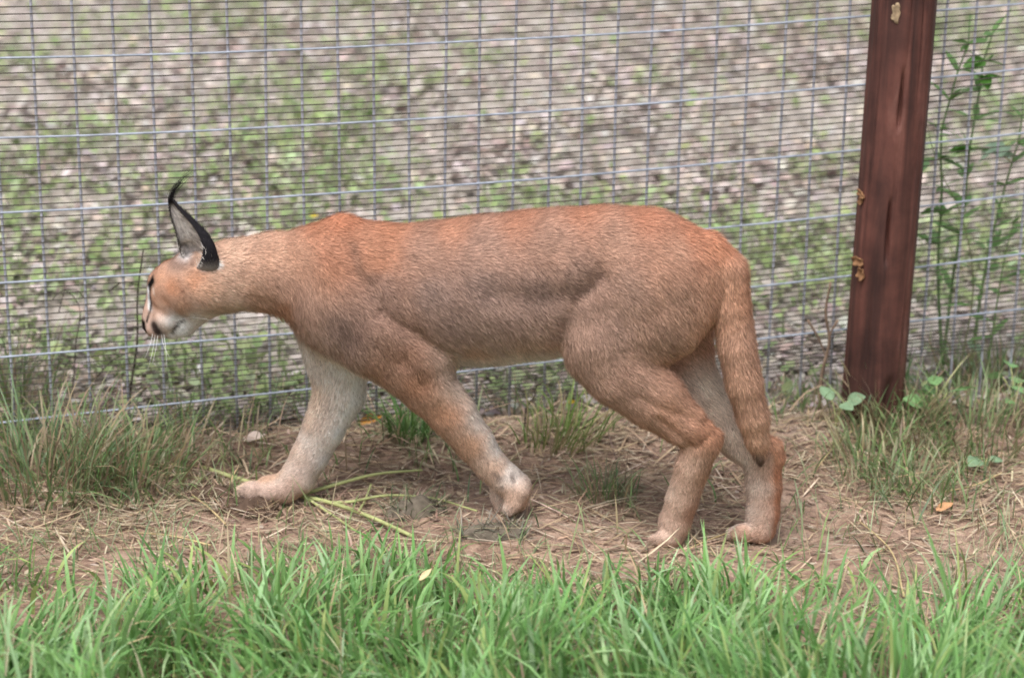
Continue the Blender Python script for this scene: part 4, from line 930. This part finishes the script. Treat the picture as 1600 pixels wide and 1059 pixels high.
def twig(name, pts, Y, r, label, mat, ground=False, cat_='twig', lift=.006, side=()):
    w_ = np.array([(G(x, y)+np.array([0, 0, lift])) if ground else depth_pt(x, y, Y) for x, y in pts]); b = w_[-1].copy()
    if not ground: w_[-1, 2] = gz(w_[-1, 0], w_[-1, 1])-.004; b = w_[-1].copy()
    root = thing(name, tuple(b), label, cat_)
    v, q, t = tube(smooth_path(w_-b, 16), np.linspace(r*.5, r, 16), 5); link('stem', mesh_np('stem', v, q, t), mat, root)
    for s in side:
        w2 = np.array([(G(x, y)+np.array([0, 0, lift])) if ground else depth_pt(x, y, Y) for x, y in s])-b
        v, q, t = tube(smooth_path(w2, 8), np.linspace(r*.6, r*.3, 8), 4); link('side_twig', mesh_np('side_twig', v, q, t), mat, root)
twig('dead_stem', [(224, 390), (215, 460), (214, 540), (205, 600), (200, 660)], .42, .0020, 'dark dead stem upright behind the wire in front of the cat\'s nose', M_DTWIG, side=[[(170, 455), (195, 440), (216, 446)], [(150, 590), (180, 560), (213, 548)]])
twig('dead_stem', [(80, 470), (100, 452), (120, 470), (118, 540), (112, 650)], .46, .0013, 'thin dark hooked dead stem with a seed head behind the wire', M_DTWIG, side=[[(92, 488), (96, 470), (101, 454)], [(135, 470), (118, 452), (101, 454)]])
twig('dead_stem', [(1298, 440), (1290, 490), (1296, 530), (1285, 580), (1280, 640)], .44, .0035, 'dry grey-brown withered stem against the wire just before the post', M_TWIG, side=[[(1310, 500), (1300, 515), (1294, 535)], [(1262, 500), (1280, 530), (1291, 560)]])
twig('dead_stem', [(850, 596), (838, 604), (836, 618), (824, 634), (820, 650)], .34, .0018, 'dark curled dead stem under the cat\'s belly at the fence', M_DTWIG)
for pts, lab in [([(1275, 742), (1310, 700), (1345, 672)], 'bent straw stalk leading from the path to the post foot'), ([(1340, 822), (1385, 862), (1412, 942)], 'pale dry stalk sticking out of the grass beyond the hind paw'),
                 ([(1475, 778), (1520, 768), (1565, 748)], 'thick pale straw lying on the path beyond the pale leaves'), ([(165, 760), (190, 742), (240, 735), (330, 740)], 'long yellow grass stalk arching over the tuft ahead of the cat'),
                 ([(1075, 868), (1110, 852), (1150, 838)], 'pale straw lying between the two hind paws'), ([(215, 842), (262, 846), (330, 862)], 'dry stalk lying on the bare soil ahead of the fore paw'),
                 ([(300, 782), (330, 806), (352, 828)], 'broad dry stalk on the soil beside the far fore paw')]:
    twig('straw_stalk', pts, None, .0017, lab, M_STRAW, True, 'straw', .010)
def fallen(px, py, L, W, col, az, label, pitch=.1, roll=.2, Y=None, lift=.008):
    g = (G(px, py)+np.array([0, 0, lift])) if Y is None else depth_pt(px, py, Y)
    o = link('fallen_leaf', leaf_mesh('fallen_leaf', L, W, col, .25, -.15, .06), M_DRY); o.location = g; o.rotation_euler = (roll, -pitch, az); tag(o, label, 'leaf')
fallen(560, 668, .038, .020, (176, 124, 58), .2, 'curled orange-brown dead leaf under the chest near the fence', .15, .5)
fallen(380, 694, .034, .022, (222, 204, 194), .1, 'pale pinkish dead leaf at the fence foot above the far paw', .1, .3)
fallen(882, 642, .024, .014, (206, 174, 64), .4, 'small yellow leaf beneath the belly beside the thigh', .2, .4)
fallen(18, 688, .034, .018, (206, 186, 168), 2.6, 'pale curled dead leaf in the tall tuft by the fence', .2, .4, None, .04)
fallen(300, 590, .036, .026, (216, 214, 220), .3, 'whitish dead leaf on the ground behind the wire under the cat\'s throat', .1, .3)
fallen(1462, 805, .030, .016, (196, 150, 112), .5, 'rusty dead leaf on the bare path beyond the post')
fallen(655, 985, .022, .008, (206, 186, 146), .7, 'cream dry leaf caught in the lush grass', .4, .4, None, .07)
def flower():
    b = depth_pt(490, 338, 1.1); g0 = float(gz(b[0], b[1])); root = thing('yellow_flower', (b[0], b[1], g0), 'small yellow flower on a thin stalk behind the cat\'s withers', 'flower')
    hgt = .05
    d = ray(490, 338); 
    yy = 1.0
    for _ in range(40):
        p = depth_pt(490, 338, yy); yy += (p[2]-float(gz(p[0], p[1]))-hgt)/math.tan(TH)*.8
    root.location = (p[0], p[1], p[2]-hgt)
    v, q, t = tube(np.array([[0, 0, -.005], [.003, 0, .025], [0, 0, hgt]]), .0012, 5); link('stalk', mesh_np('stalk', v, q, t), M_STEM, root)
    pm = leaf_mesh('petal', .010, .006, (236, 208, 40), .1, .1)
    for k in range(8): put_leaf(root, (0, 0, hgt), k*math.pi/4, .35, 0, pm, 1, 'petal')
flower()

M_CLOD = plain_mat('damp_soil', lin((92, 76, 66)), .95, .1, 0, .35, 70); M_MOSS = plain_mat('dark_mossy_soil', lin((104, 96, 86)), .95, .1, 0, .35, 90)
def clod(px, py, a, b, h, mat, label, n=150, cols=DRYS):
    g = G(px, py); N = 34; V = []
    for i in range(N):
        for j in range(N):
            u, v_ = i/(N-1)*2-1, j/(N-1)*2-1; x, y = g[0]+u*a, g[1]+v_*b; r2 = u*u+v_*v_
            lump = float(fbm(np.array(x), np.array(y), 40, 301, 4))
            V.append((u*a, v_*b, float(gz(x, y))-g[2]+h*max(1-r2, 0)**.6*(.35+1.3*lump)-.004*(r2 > 1)-.003))
    Q = [[i*N+j, (i+1)*N+j, (i+1)*N+j+1, i*N+j+1] for i in range(N-1) for j in range(N-1)]
    root = thing('soil_clod', tuple(g), label, 'soil clod'); link('clod', mesh_np('clod', np.array(V), Q), mat, root)
    u = rng.uniform(-1, 1, n)*a; w_ = rng.uniform(-1, 1, n)*b; c = palette(n, cols)
    p = blades(np.stack([u, w_, gz(g[0]+u, g[1]+w_)-g[2]+h*.4*np.clip(1-(u/a)**2-(w_/b)**2, 0, 1)], -1), rng.uniform(.015, .05, n), rng.uniform(0, 6.28, n), rng.uniform(.6, 1.4, n), rng.normal(.3, .3, n), rng.uniform(.001, .0026, n), c*.85, c, 3)
    o = link('dead_blades', mesh_np('dead_blades', *p[:3], p[3]), M_DRY, root); o['kind'] = 'stuff'
clod(388, 800, .050, .026, .022, M_CLOD, 'crumbly brown soil clod in front of the far fore paw', 160)
clod(650, 800, .046, .030, .026, M_MOSS, 'dark mossy soil clod beside the fallen branch', 200, [(96, 112, 80), (120, 122, 100), (150, 140, 120)])
clod(770, 832, .050, .022, .014, M_MOSS, 'flat grey soil clod just in front of the near fore paw', 160, [(140, 136, 124), (170, 158, 140), (110, 112, 100)])
clod(330, 770, .05, .03, .018, M_CLOD, 'low soil clod topped with dry grass ahead of the far paw', 260, DRYS+[(140, 156, 110)])
